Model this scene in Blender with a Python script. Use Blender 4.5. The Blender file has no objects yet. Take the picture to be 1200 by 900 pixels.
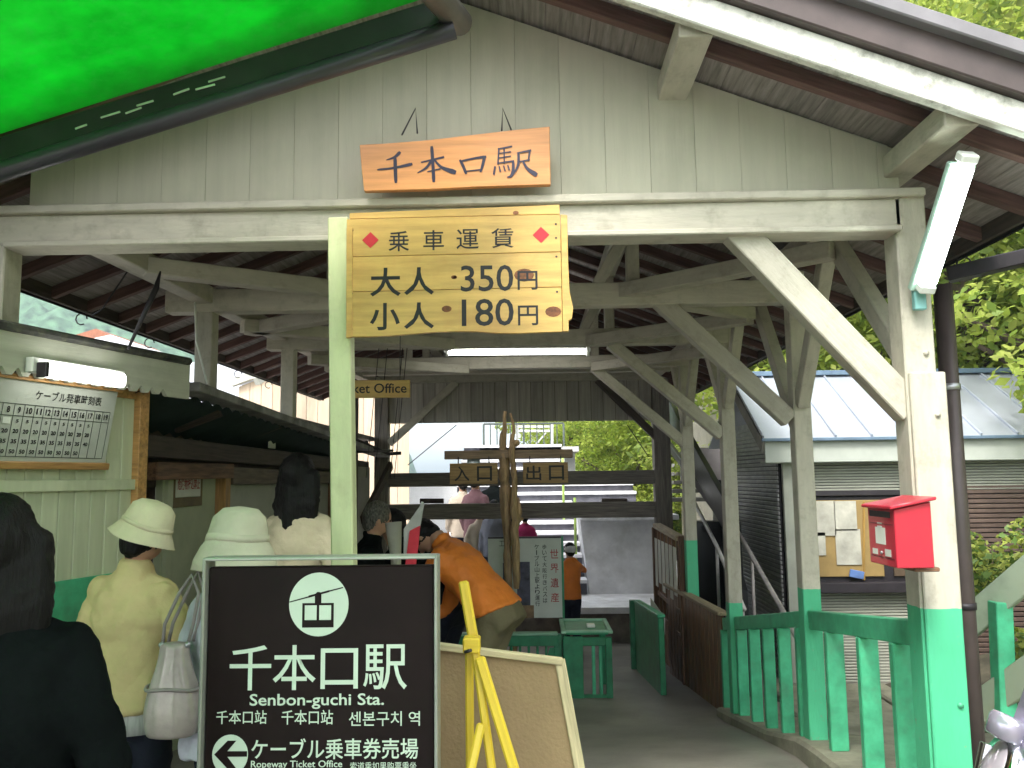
import bpy, bmesh, math, random
import numpy as np
from mathutils import Vector, Matrix, Euler, noise
random.seed(7); R = math.radians
S = bpy.context.scene; COL = S.collection
# ---------------------------------------------------------------- camera, sky, sun, exposure
F = 980.0
cd = bpy.data.cameras.new('camera'); cam = bpy.data.objects.new('camera', cd); COL.objects.link(cam); S.camera = cam
cd.sensor_width = 36; cd.lens = F / 1200 * 36; cd.clip_start = .05; cd.clip_end = 3000
cam.location = (0, 0, 1.6)
CR = Matrix.Rotation(R(1.29), 3, 'Z') @ Matrix.Rotation(R(90 + 6.4), 3, 'X') @ Matrix.Rotation(R(-.7), 3, 'Z')
cam.rotation_euler = CR.to_euler()
wd = bpy.data.worlds.new('World'); S.world = wd; wd.use_nodes = True
wn = wd.node_tree.nodes; wl = wd.node_tree.links; bg = wn['Background']
sky = wn.new('ShaderNodeTexSky'); sky.sky_type = 'NISHITA'; sky.sun_disc = False
sky.sun_elevation = R(52); sky.sun_rotation = R(200); sky.air_density = 1.0; sky.dust_density = 3.0
hs = wn.new('ShaderNodeHueSaturation'); hs.inputs['Saturation'].default_value = .22     # a thin white overcast
wl.new(sky.outputs[0], hs.inputs['Color']); wl.new(hs.outputs[0], bg.inputs['Color']); bg.inputs['Strength'].default_value = .15
sl = bpy.data.lights.new('sun', 'SUN'); sl.energy = 1.0; sl.angle = R(14); sl.color = (1, .96, .9)
sun = bpy.data.objects.new('sun', sl); COL.objects.link(sun)
sun.rotation_euler = Vector((math.sin(R(200)) * math.cos(R(52)), math.cos(R(200)) * math.cos(R(52)), math.sin(R(52)))).to_track_quat('Z', 'Y').to_euler()
S.view_settings.view_transform = 'Standard'; S.view_settings.look = 'None'; S.view_settings.gamma = 1
S.view_settings.exposure = 2.1
S.cycles.max_bounces = 8; S.cycles.diffuse_bounces = 5; S.cycles.transparent_max_bounces = 16; S.cycles.sample_clamp_indirect = 6
S.cycles.use_denoising = True

def P(px, py, Y):
    d = CR @ Vector(((px - 600) / F, (450 - py) / F, -1)); t = Y / d.y
    return Vector((d.x * t, Y, 1.6 + d.z * t))
def PX(px, py, X):
    d = CR @ Vector(((px - 600) / F, (450 - py) / F, -1)); t = X / d.x
    return Vector((X, d.y * t, 1.6 + d.z * t))
def floor_z(Y):
    pts = [(-1e9, .1), (4.3, .1), (4.85, .05), (6.4, -.2), (10.4, -.45), (1e9, -.45)]
    for (a, za), (b, zb) in zip(pts, pts[1:]):
        if Y <= b: return za + (zb - za) * max(0, (Y - a)) / (b - a) if b < 1e8 and a > -1e8 else (za if a < -1e8 else zb)
    return -.45
# ---------------------------------------------------------------- materials
def lin(c): return tuple((v / 12.92 if v <= .04045 else ((v + .055) / 1.055) ** 2.4) for v in c)
MC = {}
def M(name, col, rough=.65, var=.18, scale=6, stretch=(1, 1, 1), bump=.15, bscale=None, metal=0, bdist=.01, col2=None, dirt=None, dirtamt=.5, dscale=3, trans=0, emit=0, spec=.4, rnd=.12, coord='Object', cover=None, coat=0):
    if name in MC: return MC[name]
    m = bpy.data.materials.new(name); m.use_nodes = True; MC[name] = m
    n = m.node_tree.nodes; l = m.node_tree.links; b = n['Principled BSDF']; out = n['Material Output']
    tc = n.new('ShaderNodeTexCoord'); mp = n.new('ShaderNodeMapping'); mp.inputs['Scale'].default_value = stretch
    oi = n.new('ShaderNodeObjectInfo'); ad = n.new('ShaderNodeVectorMath'); ad.operation = 'ADD'
    mul = n.new('ShaderNodeVectorMath'); mul.operation = 'SCALE'; mul.inputs[0].default_value = (17, 31, 23)
    l.new(oi.outputs['Random'], mul.inputs['Scale'])
    if coord == 'World':
        g = n.new('ShaderNodeNewGeometry'); l.new(g.outputs['Position'], ad.inputs[0])
    else:
        l.new(tc.outputs['Object'], ad.inputs[0]); l.new(mul.outputs[0], ad.inputs[1])
    l.new(ad.outputs[0], mp.inputs['Vector'])
    nz = n.new('ShaderNodeTexNoise'); nz.inputs['Scale'].default_value = scale; nz.inputs['Detail'].default_value = 6; nz.inputs['Roughness'].default_value = .6
    l.new(mp.outputs[0], nz.inputs['Vector'])
    mx = n.new('ShaderNodeMix'); mx.data_type = 'RGBA'
    c2 = col2 or tuple(max(0, v * (1 - 2 * var)) for v in col)
    mx.inputs[6].default_value = (*c2, 1); mx.inputs[7].default_value = (*[min(1, v * (1 + var * .5)) for v in col], 1)
    rp = n.new('ShaderNodeMapRange'); rp.inputs[1].default_value = .3; rp.inputs[2].default_value = .68
    l.new(nz.outputs[0], rp.inputs[0]); l.new(rp.outputs[0], mx.inputs[0]); last = mx.outputs[2]
    if dirt:
        n2 = n.new('ShaderNodeTexNoise'); n2.inputs['Scale'].default_value = dscale; n2.inputs['Detail'].default_value = 8; n2.inputs['Roughness'].default_value = .7
        l.new(ad.outputs[0], n2.inputs['Vector'])
        r2 = n.new('ShaderNodeMapRange'); r2.inputs[1].default_value = .5; r2.inputs[2].default_value = .72; r2.inputs[4].default_value = dirtamt
        l.new(n2.outputs[0], r2.inputs[0]); m2 = n.new('ShaderNodeMix'); m2.data_type = 'RGBA'
        l.new(r2.outputs[0], m2.inputs[0]); l.new(last, m2.inputs[6]); m2.inputs[7].default_value = (*dirt, 1); last = m2.outputs[2]
    if rnd:
        hv = n.new('ShaderNodeHueSaturation'); r3 = n.new('ShaderNodeMapRange'); r3.inputs[3].default_value = 1 - rnd; r3.inputs[4].default_value = 1 + rnd
        l.new(oi.outputs['Random'], r3.inputs[0]); l.new(r3.outputs[0], hv.inputs['Value']); l.new(last, hv.inputs['Color']); last = hv.outputs[0]
    l.new(last, b.inputs['Base Color']); b.inputs['Roughness'].default_value = rough; b.inputs['Metallic'].default_value = metal
    b.inputs['Specular IOR Level'].default_value = spec; b.inputs['Coat Weight'].default_value = coat
    if bump:
        bp = n.new('ShaderNodeBump'); bp.inputs['Strength'].default_value = bump; bp.inputs['Distance'].default_value = bdist
        if bscale:
            n4 = n.new('ShaderNodeTexNoise'); n4.inputs['Scale'].default_value = bscale; n4.inputs['Detail'].default_value = 5; l.new(mp.outputs[0], n4.inputs['Vector']); l.new(n4.outputs[0], bp.inputs['Height'])
        else: l.new(nz.outputs[0], bp.inputs['Height'])
        l.new(bp.outputs[0], b.inputs['Normal'])
    if emit:
        b.inputs['Emission Color'].default_value = (*col, 1); b.inputs['Emission Strength'].default_value = emit
    if trans:
        tr = n.new('ShaderNodeBsdfTranslucent'); l.new(last, tr.inputs['Color']); ms = n.new('ShaderNodeMixShader'); ms.inputs[0].default_value = trans
        l.new(b.outputs[0], ms.inputs[1]); l.new(tr.outputs[0], ms.inputs[2]); l.new(ms.outputs[0], out.inputs['Surface'])
    m['last'] = last.node.name
    return m
def wood(name, col, **k):
    d = dict(scale=4, stretch=(1, 14, 14), var=.25, bump=.25); d.update(k); return M(name, col, **d)
def two_tone(name, base, green, z):           # a post painted green up to a height z
    m = base.copy(); m.name = name; n = m.node_tree.nodes; l = m.node_tree.links; b = n['Principled BSDF']
    src = b.inputs['Base Color'].links[0].from_socket
    g = n.new('ShaderNodeNewGeometry'); sx = n.new('ShaderNodeSeparateXYZ'); l.new(g.outputs['Position'], sx.inputs[0])
    nn = n.new('ShaderNodeTexNoise'); nn.inputs['Scale'].default_value = 25; l.new(g.outputs['Position'], nn.inputs['Vector'])
    am = n.new('ShaderNodeMath'); am.operation = 'MULTIPLY_ADD'; am.inputs[1].default_value = .008; l.new(nn.outputs[0], am.inputs[0]); l.new(sx.outputs[2], am.inputs[2])
    lt = n.new('ShaderNodeMath'); lt.operation = 'LESS_THAN'; lt.inputs[1].default_value = z; l.new(am.outputs[0], lt.inputs[0])
    n5 = n.new('ShaderNodeTexNoise'); n5.inputs['Scale'].default_value = 5; n5.inputs['Detail'].default_value = 6; l.new(g.outputs['Position'], n5.inputs['Vector'])
    gm = n.new('ShaderNodeMix'); gm.data_type = 'RGBA'; l.new(n5.outputs[0], gm.inputs[0]); gm.inputs[6].default_value = (*[v * .75 for v in green], 1); gm.inputs[7].default_value = (*[v * 1.15 for v in green], 1)
    mx = n.new('ShaderNodeMix'); mx.data_type = 'RGBA'; 
    ch = n.new('ShaderNodeTexNoise'); ch.inputs['Scale'].default_value = 22; ch.inputs['Detail'].default_value = 9; ch.inputs['Roughness'].default_value = .75; l.new(g.outputs['Position'], ch.inputs['Vector'])
    cr = n.new('ShaderNodeMapRange'); cr.inputs[1].default_value = .63; cr.inputs[2].default_value = .66; l.new(ch.outputs[0], cr.inputs[0]); cm = n.new('ShaderNodeMix'); cm.data_type = 'RGBA'; l.new(cr.outputs[0], cm.inputs[0]); l.new(gm.outputs[2], cm.inputs[6]); cm.inputs[7].default_value = (.2, .22, .15, 1)
    l.new(lt.outputs[0], mx.inputs[0]); l.new(src, mx.inputs[6]); l.new(cm.outputs[2], mx.inputs[7]); l.new(mx.outputs[2], b.inputs['Base Color'])
    return m
CREAM = wood('cream_paint', (.47, .44, .355), stretch=(1, 5, 5), scale=5, var=.08, dirt=(.2, .18, .13), dirtamt=.5, dscale=11, rough=.6, bscale=14)
CREAMB = wood('cream_board_paint', (.50, .50, .41), stretch=(.5, 9, 9), scale=3, var=.08, dirt=(.25, .25, .18), dirtamt=.5, dscale=2.2, rough=.7, rnd=.05, bscale=18)
GREENC = (.07, .44, .23)
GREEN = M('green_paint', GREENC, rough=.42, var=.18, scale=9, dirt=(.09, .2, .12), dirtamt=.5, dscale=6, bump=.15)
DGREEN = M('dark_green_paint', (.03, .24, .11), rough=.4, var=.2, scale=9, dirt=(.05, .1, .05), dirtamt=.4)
RAFT = wood('rafter_wood', (.13, .07, .058), rough=.8)
DECK = wood('roof_deck_wood', (.30, .265, .245), rough=.85, dirt=(.14, .11, .1))
DARKW = wood('dark_wood', (.075, .055, .042), rough=.7)
BROWNW = wood('brown_wood', (.19, .095, .05), rough=.6, var=.35)
ORW = wood('orange_wood', (.48, .26, .09), rough=.5)
PLANK = wood('yellow_plank', (.60, .385, .115), rough=.38, var=.16, scale=3, stretch=(1, 9, 9), dirt=(.42, .2, .05), dirtamt=.5, dscale=4, bump=.1, rnd=.06)
SIGNW = wood('sign_wood', (.60, .27, .095), rough=.38, var=.14, scale=3, bump=.08)
INK = M('black_ink', (.012, .012, .012), rough=.5, var=.1, bump=0, rnd=0)
RED = M('red_paint', (.5, .02, .03), rough=.5, var=.06, bump=0, rnd=0)
REDINK = M('red_ink', (.35, .04, .04), rough=.6, var=.06, bump=0, rnd=0)
WHITE = M('white_paint', (.7, .72, .66), rough=.5, var=.08)
PAPER = M('paper', (.62, .62, .56), rough=.8, var=.06)
STEEL = M('galvanised_steel', (.45, .46, .47), rough=.4, metal=.8, var=.12)
DARKM = M('dark_metal', (.035, .03, .035), rough=.45, var=.2, metal=.2)
BROWNM = M('brown_metal', (.085, .065, .06), rough=.42, var=.12, metal=.1)
CONC = M('concrete', (.28, .27, .25), rough=.85, var=.2, scale=3, dirt=(.12, .11, .1), dscale=1.5, bump=.3, coord='World')
TUBE = M('tube_light', (1, 1, .97), emit=3.5, var=0, bump=0, rnd=0)
TUBEK = M('kiosk_lamp_light', (1, 1, .97), emit=2.6, var=0, bump=0, rnd=0)
TUBEG = M('tube_light_green', (.86, 1, .93), emit=9, var=0, bump=0, rnd=0)
# ---------------------------------------------------------------- object helpers
W = {}
def put(name, me, mat, parent=None, mw=None):
    mw = mw or Matrix()
    if mat is not None and me is not None and not me.materials: me.materials.append(mat)
    o = bpy.data.objects.new(name, me); COL.objects.link(o); W[o] = mw.copy()
    if parent is not None: o.parent = parent; o.matrix_basis = W[parent].inverted() @ mw
    else: o.matrix_basis = mw
    return o
def tag(o, label=None, cat=None, group=None, kind=None):
    if label: o['label'] = label
    if cat: o['category'] = cat
    if group: o['group'] = group
    if kind: o['kind'] = kind
    return o
def thing(name, label, cat, loc=(0, 0, 0), rz=0, rx=0, group=None):
    mw = Matrix.Translation(loc) @ Matrix.Rotation(rz, 4, 'Z') @ Matrix.Rotation(rx, 4, 'X')
    return tag(put(name, None, None, None, mw), label, cat, group)
def part(o, label):
    o['label'] = label; return o
def bm_mesh(bm, name='mesh', smooth=False):
    me = bpy.data.meshes.new(name); bm.normal_update(); bm.to_mesh(me); bm.free()
    if smooth:
        for p in me.polygons: p.use_smooth = True
    return me
BC = {}
def box_mesh(sx, sy, sz, mat, bev=.004):
    k = (round(sx, 4), round(sy, 4), round(sz, 4), mat.name, bev)
    if k in BC: return BC[k]
    bm = bmesh.new(); bmesh.ops.create_cube(bm, size=1, matrix=Matrix.Diagonal((sx, sy, sz, 1)))
    if bev: bmesh.ops.bevel(bm, geom=bm.edges[:], offset=min(bev, sx * .3, sy * .3, sz * .3), segments=1, affect='EDGES')
    me = bm_mesh(bm); me.materials.append(mat); BC[k] = me; return me
def frame_of(a, b, up=(0, 0, 1)):
    a = Vector(a); b = Vector(b); x = (b - a).normalized(); u = Vector(up)
    if abs(x.dot(u)) > .98: u = Vector((0, 1, 0))
    y = u.cross(x).normalized(); z = x.cross(y)
    m = Matrix((x, y, z)).transposed().to_4x4(); m.translation = (a + b) / 2; return m
def beam(name, a, b, w, h, mat, parent=None, up=(0, 0, 1), bev=.005):
    L = (Vector(b) - Vector(a)).length
    return put(name, box_mesh(L, w, h, mat, bev), mat, parent, frame_of(a, b, up))
def box(name, c, s, mat, parent=None, bev=.004, rot=None, local=False):
    mw = Matrix.Translation(c)
    if rot is not None: mw = mw @ (rot.to_4x4() if isinstance(rot, Matrix) else Euler(rot).to_matrix().to_4x4())
    if local and parent is not None: mw = W[parent] @ mw
    return put(name, box_mesh(*s, mat, bev), mat, parent, mw)
def lbox(name, c, s, mat, parent, bev=.003, rot=None): return box(name, c, s, mat, parent, bev, rot, True)
def tube_bm(bm, pts, r, seg=10, caps=True):
    pts = [Vector(p) for p in pts]; rs = r if isinstance(r, (list, tuple)) else [r] * len(pts); rings = []
    ref = None
    for i, p in enumerate(pts):
        d = (pts[min(i + 1, len(pts) - 1)] - pts[max(i - 1, 0)]).normalized()
        if ref is None: ref = Vector((0, 0, 1)) if abs(d.z) < .9 else Vector((1, 0, 0))
        u = d.cross(ref).normalized(); v = u.cross(d); ref = v if abs(v.dot(d)) < .9 else ref
        ref = v
        rings.append([bm.verts.new(p + (u * math.cos(2 * math.pi * k / seg) + v * math.sin(2 * math.pi * k / seg)) * rs[i]) for k in range(seg)])
    for a, b in zip(rings, rings[1:]):
        for k in range(seg): bm.faces.new((a[k], a[(k + 1) % seg], b[(k + 1) % seg], b[k]))
    if caps: bm.faces.new(rings[0]); bm.faces.new(rings[-1][::-1])
    return rings
def tube(name, pts, r, mat, parent=None, seg=10, local=False):
    bm = bmesh.new()
    if local: tube_bm(bm, pts, r, seg); mw = W[parent]
    else:
        o = Vector(pts[0]); tube_bm(bm, [Vector(p) - o for p in pts], r, seg); mw = Matrix.Translation(o)
    bmesh.ops.recalc_face_normals(bm, faces=bm.faces[:])
    return put(name, bm_mesh(bm, smooth=True), mat, parent, mw)
def prism(name, pts2, d, mat, parent, mw, bev=0):   # polygon in local x,z; front at y=0, thickness d to +y
    bm = bmesh.new(); f = [bm.verts.new((x, 0, z)) for x, z in pts2]; g = [bm.verts.new((x, d, z)) for x, z in pts2]; n = len(f)
    bm.faces.new(f); bm.faces.new(g[::-1])
    for i in range(n): bm.faces.new((f[i], g[i], g[(i + 1) % n], f[(i + 1) % n]))
    bmesh.ops.recalc_face_normals(bm, faces=bm.faces[:])
    if bev: bmesh.ops.bevel(bm, geom=bm.edges[:], offset=bev, segments=1, affect='EDGES')
    return put(name, bm_mesh(bm), mat, parent, mw)
TEXTS = []
def text(s, x0, x1, z0, z1, mat, parent, y=-.001, bold=0, shear=0, name='lettering', rot=None, spacing=1.0):
    """flat printed lettering on a sign; fits the box x0..x1, z0..z1 of the sign's own frame"""
    TEXTS.append((s, x0, x1, z0, z1, mat, parent, y, bold, shear, name, rot, spacing))
def flush_texts():
    tmp = []
    for t in TEXTS:
        cu = bpy.data.curves.new('lettering', 'FONT'); cu.body = t[0]; cu.size = 1; cu.offset = t[8]; cu.shear = t[9]; cu.space_character = t[12]; cu.resolution_u = 3
        o = bpy.data.objects.new('lettering_tmp', cu); COL.objects.link(o); tmp.append(o)
    bpy.context.view_layer.update(); dg = bpy.context.evaluated_depsgraph_get()
    cache = []
    for o, t in zip(tmp, TEXTS): cache.append(bpy.data.meshes.new_from_object(o.evaluated_get(dg)))
    for o in tmp: bpy.data.objects.remove(o)
    for me, t in zip(cache, TEXTS):
        s, x0, x1, z0, z1, mat, parent, y, bold, shear, name, rot, sp = t
        if not len(me.vertices): print('EMPTY TEXT', s); continue
        n = len(me.vertices); co = np.empty(n * 3); me.vertices.foreach_get('co', co); co = co.reshape(-1, 3)
        mn = co.min(0); mxx = co.max(0); sp_ = np.maximum(mxx - mn, 1e-6); q = np.zeros_like(co)
        q[:, 0] = x0 + (co[:, 0] - mn[0]) / sp_[0] * (x1 - x0); q[:, 2] = z0 + (co[:, 1] - mn[1]) / sp_[1] * (z1 - z0); q[:, 1] = y
        me.vertices.foreach_set('co', q.ravel()); me.materials.clear(); me.update()
        put(name, me, mat, parent, W[parent] @ (rot or Matrix()))
def ribbon(bm, pts, ws, y):
    pts = [Vector((p[0], p[1])) for p in pts]
    if len(pts) > 2:                      # smooth
        q = []; w2 = []
        for i in range(len(pts) - 1):
            p0 = pts[max(i - 1, 0)]; p1 = pts[i]; p2 = pts[i + 1]; p3 = pts[min(i + 2, len(pts) - 1)]
            for k in range(5):
                t = k / 5; q.append(.5 * ((2 * p1) + (p2 - p0) * t + (2 * p0 - 5 * p1 + 4 * p2 - p3) * t * t + (3 * p1 - p0 - 3 * p2 + p3) * t ** 3)); w2.append(ws[i] + (ws[i + 1] - ws[i]) * t)
        q.append(pts[-1]); w2.append(ws[-1]); pts = q; ws = w2
    L = []; Rr = []
    for i, p in enumerate(pts):
        d = (pts[min(i + 1, len(pts) - 1)] - pts[max(i - 1, 0)]).normalized(); nrm = Vector((-d.y, d.x)); e = Vector((0, 0))
        if i == 0: e = -d * ws[0] * .4
        if i == len(pts) - 1: e = d * ws[-1] * .4
        k = .7 if i in (0, len(pts) - 1) else 1
        L.append(p + e + nrm * ws[i] / 2 * k); Rr.append(p + e - nrm * ws[i] / 2 * k)
    vl = [bm.verts.new((v.x, y, v.y)) for v in L]; vr = [bm.verts.new((v.x, y, v.y)) for v in Rr]
    for i in range(len(vl) - 1): bm.faces.new((vl[i], vl[i + 1], vr[i + 1], vr[i]))
def lathe(name, prof, mat, parent, mw, seg=24, wob=0):
    bm = bmesh.new(); rings = []
    for j, (r, z) in enumerate(prof):
        rings.append([bm.verts.new((r * math.cos(a) * (1 + wob * math.sin(a * 2 + 1)), r * math.sin(a), z + wob * r * .8 * math.sin(a * 3 + j * .2))) for a in [2 * math.pi * k / seg for k in range(seg)]])
    for a, b in zip(rings, rings[1:]):
        for k in range(seg): bm.faces.new((a[k], a[(k + 1) % seg], b[(k + 1) % seg], b[k]))
    bm.faces.new(rings[0][::-1]); bm.faces.new(rings[-1]); bmesh.ops.recalc_face_normals(bm, faces=bm.faces[:])
    return put(name, bm_mesh(bm, smooth=True), mat, parent, mw)
# ---------------------------------------------------------------- ground and far terrain
def hill_h(x, y):
    h = 0
    # wooded slope to the right and behind
    d = max(0, (x - 5.5) * .8 + max(0, y - 14) * .25) if y > -30 else 0
    if x > 5.5: h += min(60, d * .75)
    if y > 24 and x > 1.0: h += min(45, (y - 24) * .8 * min(1, (x - 1.0) / 3.0))
    return h
def grid_mesh(xs, ys, fn):
    v = [(x, y, fn(x, y)) for y in ys for x in xs]; nx = len(xs)
    f = [(j * nx + i, j * nx + i + 1, (j + 1) * nx + i + 1, (j + 1) * nx + i) for j in range(len(ys) - 1) for i in range(nx - 1)]
    me = bpy.data.meshes.new('grid'); me.from_pydata(v, [], f); me.update()
    for p in me.polygons: p.use_smooth = True
    return me
FLOORM = M('worn_concrete_floor', (.23, .215, .18), rough=.5, var=.22, scale=1.3, dirt=(.12, .11, .09), dirtamt=.6, dscale=2.5, bump=.25, bscale=40, rnd=0, coord='World')
xs = [-900, -300, -100, -30, -12, -6, -4, -3] + [-2.5 + .25 * i for i in range(28)] + [5, 7, 12, 30, 100, 300, 900]
ys = [-900, -300, -100, -30, -10, -3, 0, 2, 3, 4, 4.3, 4.5, 4.7, 4.85, 5.1, 5.4, 5.7, 6, 6.4, 7, 8, 9, 10.4, 12, 15, 20, 30, 60, 100, 300, 900]
gr = put('ground', grid_mesh(xs, ys, lambda x, y: floor_z(y)), FLOORM); tag(gr, kind='structure')
HILLM = M('undergrowth_soil', (.2, .28, .06), rough=.9, var=.4, scale=1.2, bump=1, bscale=6, dirt=(.1, .14, .03), dscale=.8, coord='World', rnd=0)
hx = [5.0 + i * 1.2 for i in range(22)] + [35, 45, 60, 90]; hy = [-12 + i * 2 for i in range(40)] + [75, 90, 120]
hl = put('hillside', grid_mesh([5.2 + i * 1.2 for i in range(22)] + [35, 45, 60, 90], hy, lambda x, y: floor_z(y) - .15 + min(60, (x - 5.2) * .6 + max(0, y - 14) * .3 * min(1, (x - 5.2) / 5)) + .35 * noise.noise(Vector((x * .4, y * .4, 0)))), HILLM); tag(hl, kind='structure')
hb = put('hillside', grid_mesh([1.8 + i * 1.2 for i in range(30)] + [42, 60], [22 + i * 1.5 for i in range(28)] + [70, 90], lambda x, y: -.6 + min(40, (y - 22) * .75 * min(1, (x - 1.8) / 4)) + .5 * noise.noise(Vector((x * .3, y * .3, 3)))), HILLM); tag(hb, kind='structure')
MTM = M('forested_mountain', (.10, .19, .10), rough=.95, var=.5, scale=.45, bump=1, bscale=.8, dirt=(.025, .06, .035), dscale=.9, dirtamt=1, coord='World', rnd=0)
def mt(x, y):
    r = max(0, 1 - ((x + 172) / 130) ** 2); k = max(0, min(1, (y - 150) / 90))
    return -3 + 104 * r * k + (7 * noise.noise(Vector((x * .03, y * .03, 1))) + 3.5 * noise.noise(Vector((x * .16, y * .16, 5))) + 3.0 * noise.noise(Vector((x * .35, y * .35, 9)))) * (r > 0)
m_ = put('mountain', grid_mesh([-300 + i * 2.2 for i in range(122)], [140 + i * 2.5 for i in range(48)] + [300, 340], mt), MTM); tag(m_, kind='structure')
# ---------------------------------------------------------------- the station building
st = thing('station_building', 'open timber station hall with cream painted posts, beams and gable under a dark roof', 'building', (0, 3.3, 0))
AX = -.276; Z0 = 3.6; SL = .385
def rz_(x): return Z0 - SL * abs(x - AX)
YF, YB = 2.78, 10.62; XLE, XRE = -2.66, 2.06
Y1, Y2, Y3, Y4, Y5 = 3.3, 4.85, 6.35, 7.85, 10.4
def Z(y, Y): return (560 - y) * Y / F + 1.6
RAILM = wood('greyed_rail_wood', (.22, .195, .165), rough=.8)
# gable boards
mw = Matrix.Translation((0, 3.302, 0)); zb = 2.715
x = -2.06
while x < 1.5:
    x1 = min(x + .183, 1.5); a, b = x + .0005, x1 - .0005
    pts = [(a, zb), (b, zb), (b, rz_(b) - .012)] + ([(AX, rz_(AX) - .012)] if a < AX < b else []) + [(a, rz_(a) - .012)]
    bo = prism('gable_board', [(p - (a + b) / 2, q - zb) for p, q in pts], .018, CREAMB, st, mw @ Matrix.Translation(((a + b) / 2, random.uniform(0, .0015), zb)), .0007); x = x1
# rotate grain: boards are vertical
GB = M('cream_vertical_board', (.48, .465, .36), rough=.7, var=.05, scale=3, stretch=(7, 7, .5), dirt=(.3, .3, .22), dirtamt=.4, dscale=1.6, rnd=.025, bump=.12, bscale=18)
for o in list(st.children):
    o.data.materials.clear(); o.data.materials.append(GB)
box('gable_backing', (AX, 3.332, 2.9), (3.5, .02, .4), CREAMB, st)
# front beam with ledge and lower trim
beam('ledge_board', (-2.14, 3.265, 2.697), (1.56, 3.265, 2.697), .11, .034, CREAM, st)
beam('front_beam', (-2.16, 3.3, 2.62), (1.47, 3.3, 2.62), .12, .12, CREAM, st)
beam('lower_trim', (-2.1, 3.275, 2.552), (1.46, 3.275, 2.552), .14, .024, CREAM, st)
# posts
PM = {}
def post(Y, X, w, ztop, zbot, zg, lean=0, name='post', label=None):
    k = round(zg, 2)
    if k not in PM: PM[k] = two_tone('painted_post_%d' % len(PM), CREAM, GREENC, zg)
    o = beam(name, (X, Y, zbot), (X + lean, Y, ztop), w, w, PM[k], st)
    return o
post(3.3, 1.507, .12, 2.7, 0, 1.1); beam('post_casing', (1.524, 3.295, 0.0), (1.524, 3.295, 1.985), .138, .145, two_tone('painted_casing', CREAM, GREENC, 1.1), st, up=(0, 1, 0))
post(3.3, -2.17, .12, 2.56, 2.12, -5)
post(Y2, 1.55, .10, 2.78, .1, Z(688, Y2)); post(Y3, 1.477, .10, 2.76, -.2, Z(703, Y3)); post(Y4, 1.45, .104, 2.74, -.35, Z(633, Y4))
post(Y2, -1.915, .102, 2.66, 2.08, -5); post(Y3, -1.86, .10, 2.66, 2.02, -5); post(Y4, -1.85, .098, 2.66, 1.95, -5)
beam('post', (-1.86, Y5, -.45), (-1.86, Y5, 2.8), .17, .17, RAILM, st); beam('post', (1.6, Y5, -.45), (1.6, Y5, 2.8), .2, .2, RAILM, st)
beam('post', (-1.95, 9.1, -.45), (-1.95, 9.1, 2.6), .1, .1, DARKW, st)
for (Y, xx, zz) in [(3.3, 1.53, 2.06), (3.3, 1.55, 1.82), (3.3, 1.56, .75), (3.3, 1.5, 2.3)]:
    tube('bolt', [(xx, 3.215 if zz < 1.98 else 3.232, zz), (xx, 3.26, zz)], .011, CREAM if zz > 1 else GREEN, st, 8)
# tie beams
ties = [(Y2, P(198, 350, Y2).x, 1.62, (350, 346), .135), (Y3, P(315, 399, Y3).x, 1.5, (399, 397), .125), (Y4, -1.95, 1.5, (427, 427), .115), (9.2, -1.95, 1.55, (433, 433), .12)]
for Y, xa, xb, (ya, _), h in ties:
    z = P(560, ya - 1, Y).z; beam('tie_beam', (xa, Y, z), (xb, Y, z), .11, h, CREAM, st)
# purlins (along the depth)
for X in (AX, .60, -1.16):
    beam('purlin', (X, YF + .02 if X > 0 else 3.33, rz_(X) - .084), (X, YB - .1, rz_(X) - .084), .12, .088, CREAM, st)
beam('purlin', (1.5, YF + .02, rz_(1.5) - .084), (1.5, YB - .1, rz_(1.5) - .084), .12, .09, CREAM, st)
beam('purlin', (-1.92, 3.37, 2.665), (-1.92, YB - .1, 2.80), .11, .10, CREAM, st)

# queen struts and inner braces of every truss
for Y, zt in ((Y2, 2.72), (Y3, 2.70), (Y4, 2.72), (9.2, 2.8)):
    for X in (.61, -1.16, AX): beam('strut', (X, Y, zt), (X, Y, rz_(X) - .128), .075, .075, CREAM, st)
    beam('strut', (.40, Y - .02, zt), (.60, Y - .02, rz_(.6) - .2), .055, .07, CREAM, st)
    for sgn in (1, -1):
        a = Vector((AX + sgn * .05, Y - .01, zt + .62)); 
# in-plane knee braces on the right
for (pa, pb, Y, w) in [((842, 250), (1066, 482), 3.3, .115), ((770, 350), (925, 492), Y2, .10), ((715, 402), (846, 510), Y3, .09), ((695, 430), (803, 520), Y4, .09)]:
    a, b = P(*pa, Y), P(*pb, Y); beam('knee_brace', a, b, .09, w, CREAM, st)
for (pa, pb) in [((535, 448), (456, 520)), ((700, 445), (772, 515))]: beam('knee_brace', P(*pa, Y5 - .05), P(*pb, Y5 - .05), .07, .09, CREAM if pa[0] < 600 else DARKW, st)
# braces along the depth between posts and plate
for (X, Y, yb, dY, dz) in [(1.53, 3.3, 440, .85, 0), (1.545, Y2, 500, .78, 0), (1.545, Y2, 480, -.62, 0), (1.477, Y3, 480, .7, 0), (1.477, Y3, 480, -.55, 0), (1.45, Y4, 500, -.6, 0), (1.45, Y4, 500, .6, 0)]:
    a = Vector((X, Y + (.05 if dY > 0 else -.05), Z(yb, Y))); b = Vector((X, Y + dY, rz_(1.5) - .13)); beam('wind_brace', a, b, .07, .09, CREAM, st)
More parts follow.
